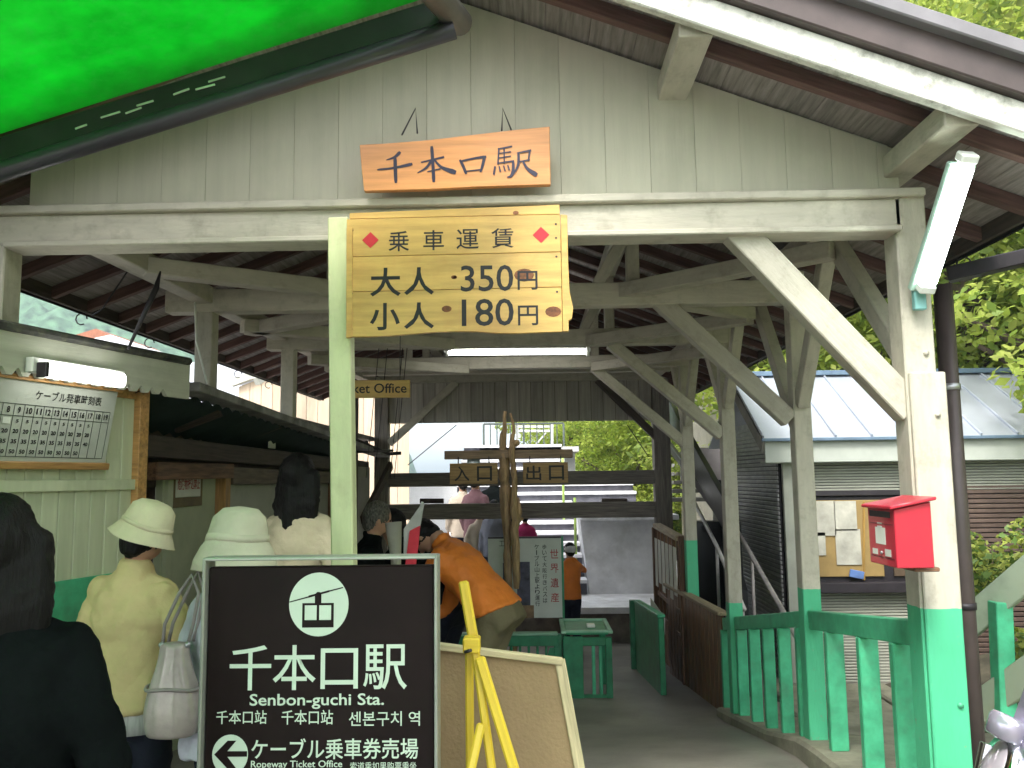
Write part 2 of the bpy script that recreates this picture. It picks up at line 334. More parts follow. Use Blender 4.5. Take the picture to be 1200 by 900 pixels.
# level corner braces
for (a, b) in [((-1.9, 4.0, 2.66), (-.7, 4.83, 2.66)), ((-1.9, 5.4, 2.62), (-.6, 6.33, 2.62)), ((-1.88, 7.0, 2.62), (-.6, 7.83, 2.62)), ((1.48, 4.0, 2.68), (.55, 4.83, 2.68)), ((1.45, 5.45, 2.63), (.45, 6.33, 2.63)), ((1.45, 7.0, 2.63), (.6, 7.83, 2.63)),
               ((-1.9, 5.55, 2.62), (-.9, 4.87, 2.62)), ((1.46, 5.5, 2.66), (.7, 4.87, 2.66))]:
    beam('corner_brace', a, b, .1, .085, CREAM, st)
# roof: rafters, deck boards, bargeboards, fascia
for side in (-1, 1):
    xe = XLE if side < 0 else XRE
    ang = math.atan(SL) * side
    Y = YF + .22
    while Y < YB:
        beam('rafter', (AX + side * .01, Y, rz_(AX) - .032), (xe, Y, rz_(xe) - .032), .042, .06, RAFT, st, bev=.003); Y += .378
    n = 13; L = abs(xe - AX)
    for i in range(n):
        xa = AX + side * L * i / n; xb = AX + side * L * (i + 1) / n; xm = (xa + xb) / 2
        o = put('deck_board', box_mesh(YB - YF - .06, L / n / math.cos(ang) - .0015, .016, DECK, .001), DECK, st,
                Matrix.Translation((xm, (YB + YF) / 2, rz_(xm) + .01 + random.uniform(0, .0015))) @ Matrix.Rotation(ang, 4, 'Y') @ Matrix.Rotation(R(90), 4, 'Z'))
    # covering sheet
    xm = (AX + xe) / 2
    ML = M('roof_metal_sheet', (.075, .07, .075), rough=.5, var=.2, metal=.2)
    put('roof_sheet', box_mesh(L / math.cos(ang) + .1, YB - YF + .12, .03, ML, .004), ML, st, Matrix.Translation((xm + side * .03, (YB + YF) / 2, rz_(xm) + .05)) @ Matrix.Rotation(ang, 4, 'Y'))
    WB = wood('mouldy_white_board', (.62, .62, .55), rough=.6, var=.1, stretch=(1, 4, 4), dirt=(.09, .09, .06), dirtamt=.85, dscale=9)
    a = Vector((AX, YF - .02, rz_(AX) - .062)); b = Vector((xe, YF - .02, rz_(xe) - .062)); o = beam('bargeboard', a, b, .04, .105, WB, st, up=(0, 0, 1))
    a = Vector((AX, YF - .05, rz_(AX) + .055)); b = Vector((xe + side * .05, YF - .05, rz_(xe + side * .05) + .055)); beam('rake_fascia', a, b, .05, .11, BROWNM, st)
    a = Vector((AX, YF - .0, rz_(AX) + .135)); b = Vector((xe + side * .08, YF - .0, rz_(xe + side * .08) + .135)); beam('rake_cap', a, b, .24, .05, M('grey_roof_cap', (.2, .19, .2), rough=.5, var=.1), st)
    # eave gutter with hooks
    bm = bmesh.new(); seg = 8; g0 = []; 
    for yy in (YF, YB):
        g0.append([bm.verts.new((math.cos(math.pi + math.pi * k / seg) * .05, yy - YF, math.sin(math.pi + math.pi * k / seg) * .05)) for k in range(seg + 1)])
    for k in range(seg): bm.faces.new((g0[0][k], g0[0][k + 1], g0[1][k + 1], g0[1][k]))
    bmesh.ops.solidify(bm, geom=bm.faces[:], thickness=.003)
    put('gutter', bm_mesh(bm, smooth=True), BROWNM, st, Matrix.Translation((xe + side * .04, YF, rz_(xe) - .02)))
    beam('eave_board', (xe, YF, rz_(xe) - .03), (xe, YB, rz_(xe) - .03), .02, .08, DARKW, st)
    for yy in np.arange(4.0, 10, .9):
        tube('gutter_hook', [Vector((xe + side * .04 + math.cos(a) * .035 * 1, yy, rz_(xe) - .1 + math.sin(a) * .035)) for a in np.linspace(0, 5.2, 9)], .0045, DARKM, st, 5)
# gutter pipe on the right
dp = tube('downpipe', [(2.0, 4.02, 2.50), (2.0, 4.02, .05)], .044, BROWNM, st, 14)
tube('pipe_clip', [(2.0, 4.02, 2.02), (2.0, 4.02, 1.99)], .049, STEEL, dp, 14); tube('pipe_clip', [(2.0, 4.02, 1.0), (2.0, 4.02, .97)], .049, DARKM, dp, 14)
beam('branch_gutter', (2.03, 4.02, 2.55), (3.3, 3.2, 2.72), .08, .07, DARKM, st)
box('gap_blocker', (-.1, Y5 + .06, 2.72), (3.4, .02, .84), DARKW, st)  # dark sheet added behind the boards to stop daylight showing in their gaps
# back wall: vertical boards over an opening crossed by two rails
x = -1.8
BWB = M('grey_weathered_board', (.44, .41, .36), rough=.8, var=.15, scale=3, stretch=(9, 9, .5), dirt=(.26, .24, .2), dirtamt=.6, dscale=2, rnd=.12)
while x < 1.55:
    a, b = x + .002, x + .146; zz = 2.29
    prism('wall_board', [(0, 0), (b - a, 0), (b - a, rz_(b) - zz - .05), (0, rz_(a) - zz - .05)], .016, BWB, st, Matrix.Translation((a, Y5 + random.uniform(0, .006), zz)), .002); x += .15
beam('lintel', (-1.9, Y5 - .05, 2.85), (1.7, Y5 - .05, 2.85), .08, .12, CREAM, st)
beam('rail', (-1.85, Y5, Z(561, Y5)), (1.6, Y5, Z(561, Y5)), .09, .17, RAILM, st); beam('rail', (-1.85, Y5, Z(598, Y5)), (1.6, Y5, Z(598, Y5)), .09, .19, RAILM, st)
for (a, b) in [((478, 545), (535, 498)), ((760, 535), (735, 498))]: tube('stay_wire', [P(*a, Y5 - .1), P(*b, Y5 - .1)], .006, DARKM, st, 6)
# low boards on the rails
for xa, xb in ((492, 520), (705, 735)): beam('rail_block', P(xa, 587, Y5 + .06), P(xb, 587, Y5 + .06), .03, .06, DARKW, st)
# thin wires and the stay rod over the kiosk
tube('stay_rod', [P(188, 318, 3.75), P(183, 338, 3.73), P(150, 409, 3.6)], [.004, .014, .006], DARKM, st, 8)
tube('wire', [P(168, 290, 4.0), P(120, 362, 4.1), P(108, 370, 4.1)], .004, DARKM, st, 6)
for xa in (437, 447, 465, 470): tube('wire', [P(xa + 8, 398, 6.3), P(xa - 8, 560, 6.6)], .003, DARKM, st, 5)
# conduit along the second left post
tube('conduit', [P(228, 340, 4.75), P(230, 400, 4.76), P(243, 450, 4.78)], .006, WHITE, st, 6)
# ---------------------------------------------------------------- green translucent awning over the left half
aw = thing('awning', 'bright green translucent plastic awning on a dark frame over the forecourt', 'awning', P(250, 100, 3.0))
AWM = M('green_plastic_sheet', (.04, .50, .085), rough=.35, var=.12, scale=7, dirt=(.09, .42, .12), dirtamt=.6, dscale=30, trans=.8, bump=.3, bscale=5, rnd=0, coord='World')
AY = 2.66
A0, A1 = P(-420, 298, AY), P(512, 0, AY)
u = (A1 - A0).normalized()
def awn(sx, t):     # t = metres towards the street
    p = A0 + u * sx; return Vector((p.x, AY - t, p.z + .02 + t * .015 + .006 * min(1, t) * math.sin(sx * 5 + t)))
Lw = (A1 - A0).length; v = []; f = []; nx, ny = 40, 40
for j in range(ny + 1):
    for i in range(nx + 1):
        q = awn(Lw * i / nx, 7.5 * j / ny); q.z += .02 * min(1, j / 10) * noise.noise(q * 1.7); v.append(q - W[aw].translation)
for j in range(ny):
    for i in range(nx): f.append((j * (nx + 1) + i, j * (nx + 1) + i + 1, (j + 1) * (nx + 1) + i + 1, (j + 1) * (nx + 1) + i))
me = bpy.data.meshes.new('sheet'); me.from_pydata(v, [], f); me.update()
for p in me.polygons: p.use_smooth = True
so = put('plastic_sheet', me, AWM, aw, W[aw]); md = so.modifiers.new('thick', 'SOLIDIFY'); md.thickness = .002
beam('rake_frame', A0 + Vector((0, 0, -.05)), A1 + Vector((.03, 0, -.05)), .06, .09, DARKM, aw)
tube('front_rail', [A0 + Vector((0, -.02, -.118)), A1 + Vector((.06, -.02, -.118))], .032, M('violet_grey_pipe', (.05, .045, .06), rough=.35, var=.1), aw, 14)
tube('ridge_pole', [P(538, 26, 2.76), P(505, -14, 2.4), P(460, -90, 1.2)], .047, M('ridge_pole_wood', (.1, .09, .085), rough=.5), aw, 16)
for t in (1.3, 2.9, 4.5): beam('cross_bar', awn(.2, t) + Vector((0, 0, .03)), awn(Lw, t) + Vector((0, 0, .03)), .04, .04, DARKM, aw)
for (a, b) in [((88, 147), (102, 142)), ((118, 134), (141, 127)), ((147, 129), (166, 122)), ((160, 120), (180, 114)), ((203, 107), (222, 100)), ((229, 101), (252, 95)), ((244, 92), (264, 86))]:
    beam('light_slit', P(a[0], a[1] + 4, AY - .036), P(b[0], b[1] + 4, AY - .036), .004, .007, M('pale_strip', (.5, .6, .45)), aw)  # pale strips stand in for the light slits along the awning edge
# ---------------------------------------------------------------- lamps
lt = thing('strip_light', 'long white lit tube lamp hung across the middle of the hall', 'lamp', P(606, 412, 7.3))
c = P(606, 412, 7.3); tube('lamp_tube', [P(526, 413, 7.22), P(686, 412, 7.22)], .024, TUBE, lt, 10)
beam('lamp_housing', P(520, 411, 7.30), P(692, 410, 7.30), .06, .035, WHITE, lt)
for q in (524, 689): beam('lamp_holder', P(q, 405, 7.22), P(q, 418, 7.22), .03, .03, WHITE, lt)
for q in (560, 652): tube('hanger', [P(q, 408, 7.30), P(q, 408, 7.30) + Vector((0, 0, .12)), P(q, 408, 7.30) + Vector((0, .52, .12))], .008, DARKM, lt, 6)
lt = thing('strip_light', 'slanting lit tube lamp fixed to the top of the front right post', 'lamp', P(1082, 345, 3.18))
a, b = P(1084, 338, 3.16), P(1133, 186, 2.86); d = (b - a).normalized()
beam('lamp_housing', a + Vector((.0, .035, .0)), b + Vector((.0, .035, .0)), .095, .03, M('pale_green_housing', (.42, .6, .5), rough=.4), lt, up=(0, -1, 0))
tube('lamp_tube', [a + d * .03 + Vector((0, -.0, 0)), b - d * .03], .034, TUBEG, lt, 10)
for q in (a, b): beam('lamp_holder', q - d * .012, q + d * .02, .06, .06, WHITE, lt, up=(0, -1, 0))
box('bracket', P(1077, 350, 3.2), (.045, .03, .09), M('turquoise_plate', (.25, .55, .52), rough=.5), lt)
# ---------------------------------------------------------------- hanging boards
s1 = thing('station_name_board', 'slanting orange wooden board with brushed black characters hung under the gable', 'sign', P(533, 188, 3.18), rz=0)
K = 3.18 / F
def brd(px, py, c=(533, 188)): return ((px - c[0]) * K, (c[1] - py) * K)
top = [(417, 167), (450, 166), (500, 163), (560, 157), (610, 152), (649, 149)]; bot = [(649, 222), (560, 223), (500, 225), (423, 225.5), (420, 200)]
o = prism('name_plank', [brd(*p) for p in top + bot], .028, SIGNW, s1, W[s1] @ Matrix.Translation((0, -.012, 0)), .002)
bm = bmesh.new(); yy = -.0135
STK = [([(197, 536), (180, 552), (150, 562)], (13, 10, 3)), ([(120, 598), (180, 592), (240, 580)], (7, 8, 13)), ([(182, 558), (183, 600), (185, 645)], (12, 13, 11)),
 ([(316, 518), (320, 580), (323, 644)], (12, 11, 12)), ([(280, 573), (357, 556)], (8, 11)), ([(316, 566), (296, 594), (264, 613)], (10, 9, 3)), ([(326, 566), (352, 594), (396, 612)], (6, 10, 20)), ([(302, 609), (345, 600)], (6, 8)),
 ([(420, 570), (430, 590), (440, 617)], (9, 10, 10)), ([(425, 572), (475, 562), (510, 558)], (7, 8, 12)), ([(508, 560), (501, 590), (494, 612)], (11, 10, 8)), ([(438, 611), (492, 606)], (6, 8)),
 ([(560, 529), (606, 521)], (7, 9)), ([(561, 529), (557, 585)], (8, 8)), ([(580, 526), (580, 583)], (7, 7)), ([(562, 546), (602, 541)], (6, 7)), ([(562, 563), (602, 558)], (6, 7)), ([(557, 583), (612, 576)], (7, 9)),
 ([(612, 577), (612, 610), (604, 632), (590, 636)], (9, 11, 10, 3)), ([(546, 598), (542, 622)], (9, 10)), ([(562, 597), (565, 613)], (7, 8)), ([(578, 595), (582, 611)], (7, 8)), ([(593, 593), (597, 607)], (7, 8)),
 ([(630, 546), (674, 538)], (7, 11)), ([(673, 540), (668, 574)], (10, 8)), ([(632, 580), (670, 573)], (7, 8)), ([(632, 547), (630, 592), (610, 630)], (9, 9, 3)), ([(648, 578), (664, 606), (692, 627)], (6, 10, 18))]
for i, (pts, ws) in enumerate(STK):
    ribbon(bm, [brd(400 + p / 3, q / 3) for p, q in pts], [w / 3 * K * 1.05 for w in ws], yy - .00008 * i)
put('lettering', bm_mesh(bm), M('indigo_ink', (.02, .02, .045), rough=.4, bump=0, rnd=0), s1, W[s1])
for pts in ([(471, 158), (487, 127), (489, 156)], [(588, 153), (589, 127), (599, 152)]):
    tube('hanging_wire', [P(*pts[0], 3.18), P(*pts[1], 3.27), P(*pts[2], 3.18)], .0035, DARKM, s1, 6)
s2 = thing('fare_board', 'yellow plank board listing fares in black characters below the front beam', 'sign', P(535, 320, 3.1))
K = 3.1 / F
def fb(px, py): return ((px - 535) * K, (320 - py) * K)
ys_ = [(250, 249), (297, 296.5), (340, 339.5)]
prism('plank', [fb(405, 243), (fb(660, 237.5)), fb(660, 249), fb(405, 250)], .02, PLANK, s2, W[s2] @ Matrix.Translation((0, .004, 0)), .001)
prism('plank', [fb(402, 251), fb(660.5, 250), fb(660.5, 296), fb(402, 297.5)], .022, PLANK, s2, W[s2], .0015)
prism('plank', [fb(402.5, 298), fb(660.5, 296.6), fb(660.5, 339), fb(402, 340.5)], .022, PLANK, s2, W[s2], .0015)
prism('plank', [fb(402, 341), fb(660.5, 339.6)] + [fb(660.5 - i * 25.8, 392 + 1.8 * math.sin(i * .9) + i * .35 - (i > 3) * 1.2 + (1.2 if i == 0 else 0)) for i in range(11)], .022, PLANK, s2, W[s2], .0015)
prism('side_strip', [fb(661, 250), fb(669, 251), fb(669, 310), fb(670, 345), fb(674, 365), fb(672, 378), fb(668, 380), fb(668, 393), fb(661, 393)], .024, PLANK, s2, W[s2] @ Matrix.Translation((0, -.001, 0)), .0015)
prism('side_strip', [fb(402, 262), fb(409.5, 262), fb(410, 396), fb(403, 397)], .02, PLANK, s2, W[s2] @ Matrix.Translation((0, -.005, 0)), .0015)
def ft(s, x0, x1, y0, y1, mat=INK, **k): a = fb(x0, y1); b = fb(x1, y0); text(s, a[0], b[0], a[1], b[1], mat, s2, y=-.0008, **k)
for ch, x0, x1 in (('乗', 453, 478), ('車', 495, 520), ('運', 535, 562), ('賃', 577, 604)): ft(ch, x0, x1, 267 - (x0 - 453) * .01, 292 - (x0 - 453) * .015, bold=.005)
ft('大', 431, 468, 312, 347, bold=.02); ft('人', 472, 508, 312, 346, bold=.02); ft('350', 540, 603, 311, 343, bold=.008); ft('円', 608, 632, 319, 342, bold=.01)
ft('小', 431, 467, 355, 388, bold=.02); ft('人', 472, 508, 355, 387, bold=.02); ft('180', 541, 603, 352, 385, bold=.008); ft('円', 608, 632, 361, 385, bold=.01)
for cx, cy in ((431, 277.5), (637, 275)):
    prism('red_diamond', [fb(cx - 10, cy), fb(cx, cy + 10), fb(cx + 10, cy), fb(cx, cy - 10)], .001, RED, s2, W[s2] @ Matrix.Translation((0, -.0015, 0)))
KN = M('wood_knot', (.2, .07, .02), rough=.5, var=.3, scale=60, bump=.1, rnd=.1)
for cx, cy, r in ((532, 325, 3), (523, 363.5, 5), (650, 369, 8), (616, 324, 10), (607, 247, 3), (533, 325, 2)):
    pts = [fb(cx + r * 1.2 * math.cos(a), cy + r * .8 * math.sin(a)) for a in np.linspace(0, 6.28, 13)[:-1]]
    prism('knot', pts, .0006, KN, s2, W[s2] @ Matrix.Translation((0, -.0005, 0)))
for cx, cy in ((409, 265), (409, 343), (409, 386), (655, 262), (655, 279), (655, 302), (655, 345), (407, 290)):
    prism('nail_head', [fb(cx + 1.4 * math.cos(a), cy + 1.4 * math.sin(a)) for a in np.linspace(0, 6.28, 7)[:-1]], .001, DARKM, s2, W[s2] @ Matrix.Translation((0, -.0012, 0)))
# the pole that carries it
POLEM = wood('pale_lime_paint', (.56, .60, .34), rough=.45, var=.07, stretch=(1, 4, 4), dirt=(.3, .3, .15), dirtamt=.4, dscale=6)
sp = beam('sign_pole', P(409, 1130, 3.14) * 1, P(399, 258, 3.18), .082, .082, POLEM); tag(sp, 'pale lime painted square pole behind the left end of the fare board', 'pole')
# ticket office sign
s3 = thing('ticket_office_sign', 'small yellow hanging sign reading Ticket Office, half behind the lime pole', 'sign', P(435, 456, 5.2), rz=R(3))
K3 = 5.2 / F
lbox('sign_plank', (0, 0, 0), (92 * K3, .02, 21 * K3), PLANK, s3); text('Ticket Office', -42 * K3, 42 * K3, -5 * K3, 6.5 * K3, INK, s3, y=-.0115, bold=.01)
for xx in (-.18, .18): tube('hanging_wire', [(xx, 0, .05), (xx, 0, .62)], .003, DARKM, s3, 5, local=True)
# ---------------------------------------------------------------- black station board on the forecourt
sb = thing('station_signboard', 'dark brown free-standing board with cable car emblem and multilingual station name', 'sign', P(378, 652, 2.12), rz=0)
SBL = W[sb].translation; K = 2.12 / F
def sx(px): return (px - 378) * K
def sz(py): return (652 - py) * K
PANEL = M('dark_brown_panel', (.016, .010, .009), rough=.5, spec=.12, var=.15, bump=.02, rnd=0)
FRM = M('pale_metal_frame', (.40, .42, .36), rough=.4, metal=.3, var=.1); LET = M('mint_lettering', (.60, .72, .58), rough=.5, var=.03, bump=0, rnd=0)
H = SBL.z - .1
lbox('panel', (sx(376), .02, -H / 2 - .01), (262 * K, .03, H - .03), PANEL, sb)
lbox('frame_rail', (sx(376), .02, -.004), (272 * K, .07, .008), FRM, sb); lbox('frame_rail', (sx(376), .02, -H + .03), (272 * K, .07, .03), FRM, sb)
for xx in (sx(242), sx(510)): lbox('frame_stile', (xx, .02, -H / 2), (.008, .07, H), FRM, sb)
YT = .0035
def st_(s, x0, x1, y0, y1, **k): text(s, sx(x0), sx(x1), sz(y1), sz(y0), LET, sb, y=YT, **k)
disc = [(sx(374 + 34.5 * math.cos(a)), sz(706.5 + 36 * math.sin(a))) for a in np.linspace(0, 2 * math.pi, 49)[:-1]]
emb = prism('emblem', disc, .001, LET, sb, W[sb] @ Matrix.Translation((0, YT - .0005, 0)))
dkp = emb
def dk(pts, y=-.0012, n='emblem_mark'): prism(n, [(sx(a), sz(b)) for a, b in pts], .0004, PANEL, dkp, W[sb] @ Matrix.Translation((0, YT + y, 0)))
dk([(340, 703), (369, 695.5), (369, 697), (340, 704.3)]); dk([(379, 692.5), (402, 687), (402, 688.3), (379, 694.2)]); dk([(362, 696.5), (386, 690.5), (386, 692.8), (362, 699)], -.0014)
dk([(369.5, 695), (372, 692.5), (375, 692.5), (377, 695), (377, 705.5), (369.5, 705.5)], -.0016)
dk([(355, 705), (391.5, 705), (391.5, 732.5), (355, 732.5)])
for a, b in ((358, 371.8), (374.8, 388.5)): prism('emblem_window', [(sx(a), sz(707.5)), (sx(b), sz(707.5)), (sx(b), sz(724)), (sx(a), sz(724))], .0004, LET, emb, W[sb] @ Matrix.Translation((0, YT - .0022, 0)))
for ch, x0, x1 in (('千', 272, 320), ('本', 322, 371.5), ('口', 377, 420), ('駅', 426, 476)): st_(ch, x0, x1, 752 if ch != '口' else 756, 802 if ch != '口' else 801, bold=.006)
st_('Senbon-guchi Sta.', 296, 450, 806, 823, bold=.014)
st_('千本口站', 258, 316, 824, 839, bold=.008); st_('千本口站', 333, 392, 824, 840, bold=.008); st_('센본구치 역', 410, 491, 826, 842, bold=.006)
st_('ケーブル乗車券売場', 299, 489, 855, 878, bold=.01); st_('Ropeway Ticket Office', 299, 403, 879, 889, bold=.01); st_('索道乘如果购票乘坐', 412, 487, 881, 890, bold=0)
st_('索道乘如果購票乘坐', 299, 371, 891, 900, bold=0); st_('승차 발매 장소', 381, 434, 892, 900, bold=0)
dkp = prism('arrow_disc', [(sx(275 + 20.5 * math.cos(a)), sz(872.5 + 22 * math.sin(a))) for a in np.linspace(0, 2 * math.pi, 37)[:-1]], .001, LET, sb, W[sb] @ Matrix.Translation((0, YT - .0005, 0)))
dk([(257, 872), (272, 857), (282, 857), (272, 868.5), (294.5, 868.5), (294.5, 874.5), (272, 874.5), (284, 889), (274, 889)], n='arrow')
# ---------------------------------------------------------------- cork board on a yellow easel
cb = thing('notice_board', 'brown board with pale frame propped on the yellow easel, seen from behind', 'notice board', P(590, 765, 2.45))
K = 2.45 / F; c = (590, 765)
def cp(px, py): return ((px - c[0]) * K, (c[1] - py) * K)
CORK = M('brown_hardboard', (.33, .235, .12), rough=.8, var=.12, scale=3, bscale=90, bump=.3, rnd=0); CF = wood('pale_frame_wood', (.6, .52, .3), rough=.5)
prism('board_back', [cp(478, 752), cp(654, 774), cp(690, 985), cp(470, 985)], .012, CORK, cb, W[cb] @ Matrix.Translation((0, .012, 0)))
def fr(a, b, w=.018): 
    a = Vector((cp(*a)[0], .012, cp(*a)[1])); b = Vector((cp(*b)[0], .012, cp(*b)[1])); L = (b - a).length
    put('frame_rail', box_mesh(L, .03, w, CF, .002), CF, cb, W[cb] @ frame_of(a, b))
fr((476, 753), (657, 776)); fr((654, 774), (690, 985)); fr((470, 985), (690, 985)); fr((476, 755), (470, 985))
YEL = wood('yellow_easel_paint', (.72, .52, .04), rough=.42, var=.1)
ea = thing('easel', 'bright yellow wooden easel with crossed slender legs', 'easel', P(556, 752, 2.3))
def eb(a, b, w, h, Ya, Yb): return beam('leg', P(*a, Ya), P(*b, Yb), w, h, YEL, ea, up=(0, -1, 0))
o = beam('mast', P(543, 681, 2.34), P(557, 762, 2.3), .028, .02, YEL, ea, up=(0, -1, 0)); o['label'] = 'short upright of the easel'
eb((550, 758), (552, 1080), .022, .02, 2.3, 2.3); eb((557, 762), (588, 985), .022, .02, 2.27, 2.2); eb((562, 770), (628, 985), .027, .022, 2.25, 2.2); eb((564, 848), (528, 1010), .022, .02, 2.2, 2.05)
box('clamp_block', P(553, 755, 2.27), (.045, .05, .04), YEL, ea); tube('wing_nut', [P(545, 764, 2.24), P(552, 762, 2.23)], .005, DARKM, ea, 6)
# ---------------------------------------------------------------- green balustrade and its curb
PATH = [Vector(p) for p in [(1.52, 3.0, .28), (1.53, 3.3, .27), (1.55, 4.05, .235), (1.55, 4.49, .195), (1.55, 4.85, .15), (1.52, 5.5, 0), (1.48, 6.35, -.12), (1.46, 6.62, -.15)]]
def on_path(y):
    for a, b in zip(PATH, PATH[1:]):
        if y <= b.y: return a.lerp(b, (y - a.y) / (b.y - a.y))
    return PATH[-1].copy()
cu = thing('curb', 'low curved concrete curb carrying the green balustrade', 'curb', (1.5, 4.8, 0))
CURBM = M('mossy_concrete', (.24, .235, .17), rough=.85, var=.2, scale=5, dirt=(.09, .1, .05), dscale=4, dirtamt=.6, bump=.35, bscale=30, rnd=.05)
ysn = list(np.linspace(2.4, 6.62, 23))
bm = bmesh.new(); rings = []
for y in ysn:
    p = on_path(max(y, 3.0)); lo = floor_z(y) - .1; bul = .09 + .05 * max(0, 1 - abs(y - 4.2) / 1.2)
    rings.append([bm.verts.new(q) for q in [(p.x - bul, y, lo), (p.x - bul + .004, y, p.z - .02), (p.x - bul + .02, y, p.z), (p.x + .33, y, p.z), (p.x + .34, y, lo)]])
for a, b in zip(rings, rings[1:]):
    for k in range(4): bm.faces.new((a[k], b[k], b[k + 1], a[k + 1]))
bm.faces.new(rings[0]); bm.faces.new(rings[-1][::-1]); bmesh.ops.recalc_face_normals(bm, faces=bm.faces[:])
for v_ in bm.verts: v_.co -= W[cu].translation
put('curb_stone', bm_mesh(bm), CURBM, cu, W[cu])
ba = thing('balustrade', 'bright green painted balustrade with flat upright boards between the right hand posts', 'railing', (1.5, 4.8, .2))
def rz_top(y): return 1.03 + (y - 3.35) * (.84 - 1.03) / 1.5 if y < 4.85 else .84 + (y - 4.85) * (.515 - .84) / 1.75
beam('top_rail', (1.53, 3.37, rz_top(3.37) - .05), (1.55, 4.80, rz_top(4.8) - .05), .06, .10, GREEN, ba)
beam('top_rail', (1.55, 4.90, rz_top(4.9) - .045), (1.47, 6.62, rz_top(6.62) - .045), .055, .09, GREEN, ba)
for px in (960, 997, 1038):
    y = 1.55 * F / (px - 622) ; p = on_path(y); beam('baluster', (p.x, y, p.z), (p.x, y, rz_top(y) - .10), .09, .045, GREEN, ba, up=(0, 1, 0))
for i, px in enumerate((843, 857, 869, 882, 897, 914)):
    y = 1.49 * F / (px - 622); p = on_path(y); beam('baluster', (p.x, y, p.z), (p.x, y, rz_top(y) - .09), .075, .04, GREEN, ba, up=(0, 1, 0))
# two-plank brown wainscot beyond it
wa = thing('plank_partition', 'low brown vertical plank partition past the green balustrade', 'partition', (1.42, 7.2, -.3))
a0 = Vector((1.455, 6.66, 0)); a1 = Vector((1.34, 8.55, 0)); n = 15
PL = wood('red_brown_plank', (.23, .115, .055), rough=.45, var=.4)
for i in range(n):
    p = a0.lerp(a1, (i + .5) / n); L = (a1 - a0).length / n; zt = .52 - .02 * i / n
    beam('plank', (p.x, p.y, floor_z(p.y) - .02), (p.x, p.y, zt + random.uniform(-.004, .004)), .022, L - .005, PL, wa, up=(a1 - a0).normalized())
beam('cap_rail', (1.455, 6.62, .54), (1.34, 8.6, .52), .09, .03, wood('pale_cap', (.3, .24, .15)), wa)
nb = thing('lattice_notice_stand', 'tall brown framed notice rack with pinned papers near the gate', 'notice stand', (1.3, 8.6, -.3))
for (px, Y) in ((763, 9.35), (793, 7.95)):
    X = (px - 622) * Y / F; beam('upright', (X, Y, -.4), (X, Y, 1.04), .07, .07, BROWNW, nb)
pa = Vector(((765 - 622) * 9.35 / F, 9.35, 0)); pb = Vector(((791 - 622) * 7.95 / F, 7.95, 0))
beam('head_rail', pa + Vector((0, 0, 1.06)), pb + Vector((0, 0, 1.02)), .09, .05, wood('pale_cap2', (.4, .32, .22)), nb)
for z in (.34, .12): beam('cross_rail', pa + Vector((0, 0, z)), pb + Vector((0, 0, z)), .04, .05, BROWNW, nb)
for i in range(6):
    p = pa.lerp(pb, (i + .5) / 6); beam('slat', (p.x, p.y, .1), (p.x, p.y, 1.0), .03, .035, BROWNW, nb)
    q = p + Vector((-.035, 0, 0)); beam('paper_sheet', (q.x, q.y, .42 + .06 * (i % 2)), (q.x, q.y, .93), .004, .16, PAPER, nb, up=(pb - pa).normalized(), bev=0)
for i in range(10): 
    p = pa.lerp(pb, (i + .5) / 10); beam('lower_plank', (p.x + .03, p.y, floor_z(p.y)), (p.x + .03, p.y, .36), .02, .135, BROWNW, nb, up=(pb - pa).normalized())
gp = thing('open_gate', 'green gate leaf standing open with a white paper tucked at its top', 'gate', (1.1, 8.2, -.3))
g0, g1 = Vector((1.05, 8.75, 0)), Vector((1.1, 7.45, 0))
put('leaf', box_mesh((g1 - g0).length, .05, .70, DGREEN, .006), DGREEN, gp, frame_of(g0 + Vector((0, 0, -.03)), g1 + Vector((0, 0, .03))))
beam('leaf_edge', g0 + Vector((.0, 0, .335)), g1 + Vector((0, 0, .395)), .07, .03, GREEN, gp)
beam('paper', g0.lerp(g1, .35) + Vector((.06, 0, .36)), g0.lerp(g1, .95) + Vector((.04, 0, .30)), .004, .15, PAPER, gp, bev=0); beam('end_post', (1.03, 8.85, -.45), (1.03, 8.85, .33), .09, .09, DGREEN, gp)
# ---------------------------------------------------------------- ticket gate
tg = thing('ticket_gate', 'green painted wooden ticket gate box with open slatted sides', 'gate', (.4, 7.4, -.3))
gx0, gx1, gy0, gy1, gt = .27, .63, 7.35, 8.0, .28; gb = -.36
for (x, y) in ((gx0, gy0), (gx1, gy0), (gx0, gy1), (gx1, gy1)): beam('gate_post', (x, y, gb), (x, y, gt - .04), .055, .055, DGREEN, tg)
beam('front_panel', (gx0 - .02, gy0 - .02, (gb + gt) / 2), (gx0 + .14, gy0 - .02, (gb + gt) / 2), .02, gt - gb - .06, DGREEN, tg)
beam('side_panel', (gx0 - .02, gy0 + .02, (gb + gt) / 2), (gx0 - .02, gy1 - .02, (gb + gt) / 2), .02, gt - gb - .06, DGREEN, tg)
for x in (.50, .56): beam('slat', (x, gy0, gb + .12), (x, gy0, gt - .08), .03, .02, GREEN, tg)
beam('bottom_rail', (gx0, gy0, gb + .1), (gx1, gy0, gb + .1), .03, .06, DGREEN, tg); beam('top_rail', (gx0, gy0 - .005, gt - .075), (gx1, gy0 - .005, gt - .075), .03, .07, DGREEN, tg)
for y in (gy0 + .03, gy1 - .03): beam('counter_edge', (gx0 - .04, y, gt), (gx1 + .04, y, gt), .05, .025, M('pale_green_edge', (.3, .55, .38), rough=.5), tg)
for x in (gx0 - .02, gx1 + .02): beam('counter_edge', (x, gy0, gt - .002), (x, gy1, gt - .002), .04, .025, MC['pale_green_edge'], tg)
box('counter_top', ((gx0 + gx1) / 2, (gy0 + gy1) / 2, gt - .012), (gx1 - gx0, gy1 - gy0, .02), DGREEN, tg)
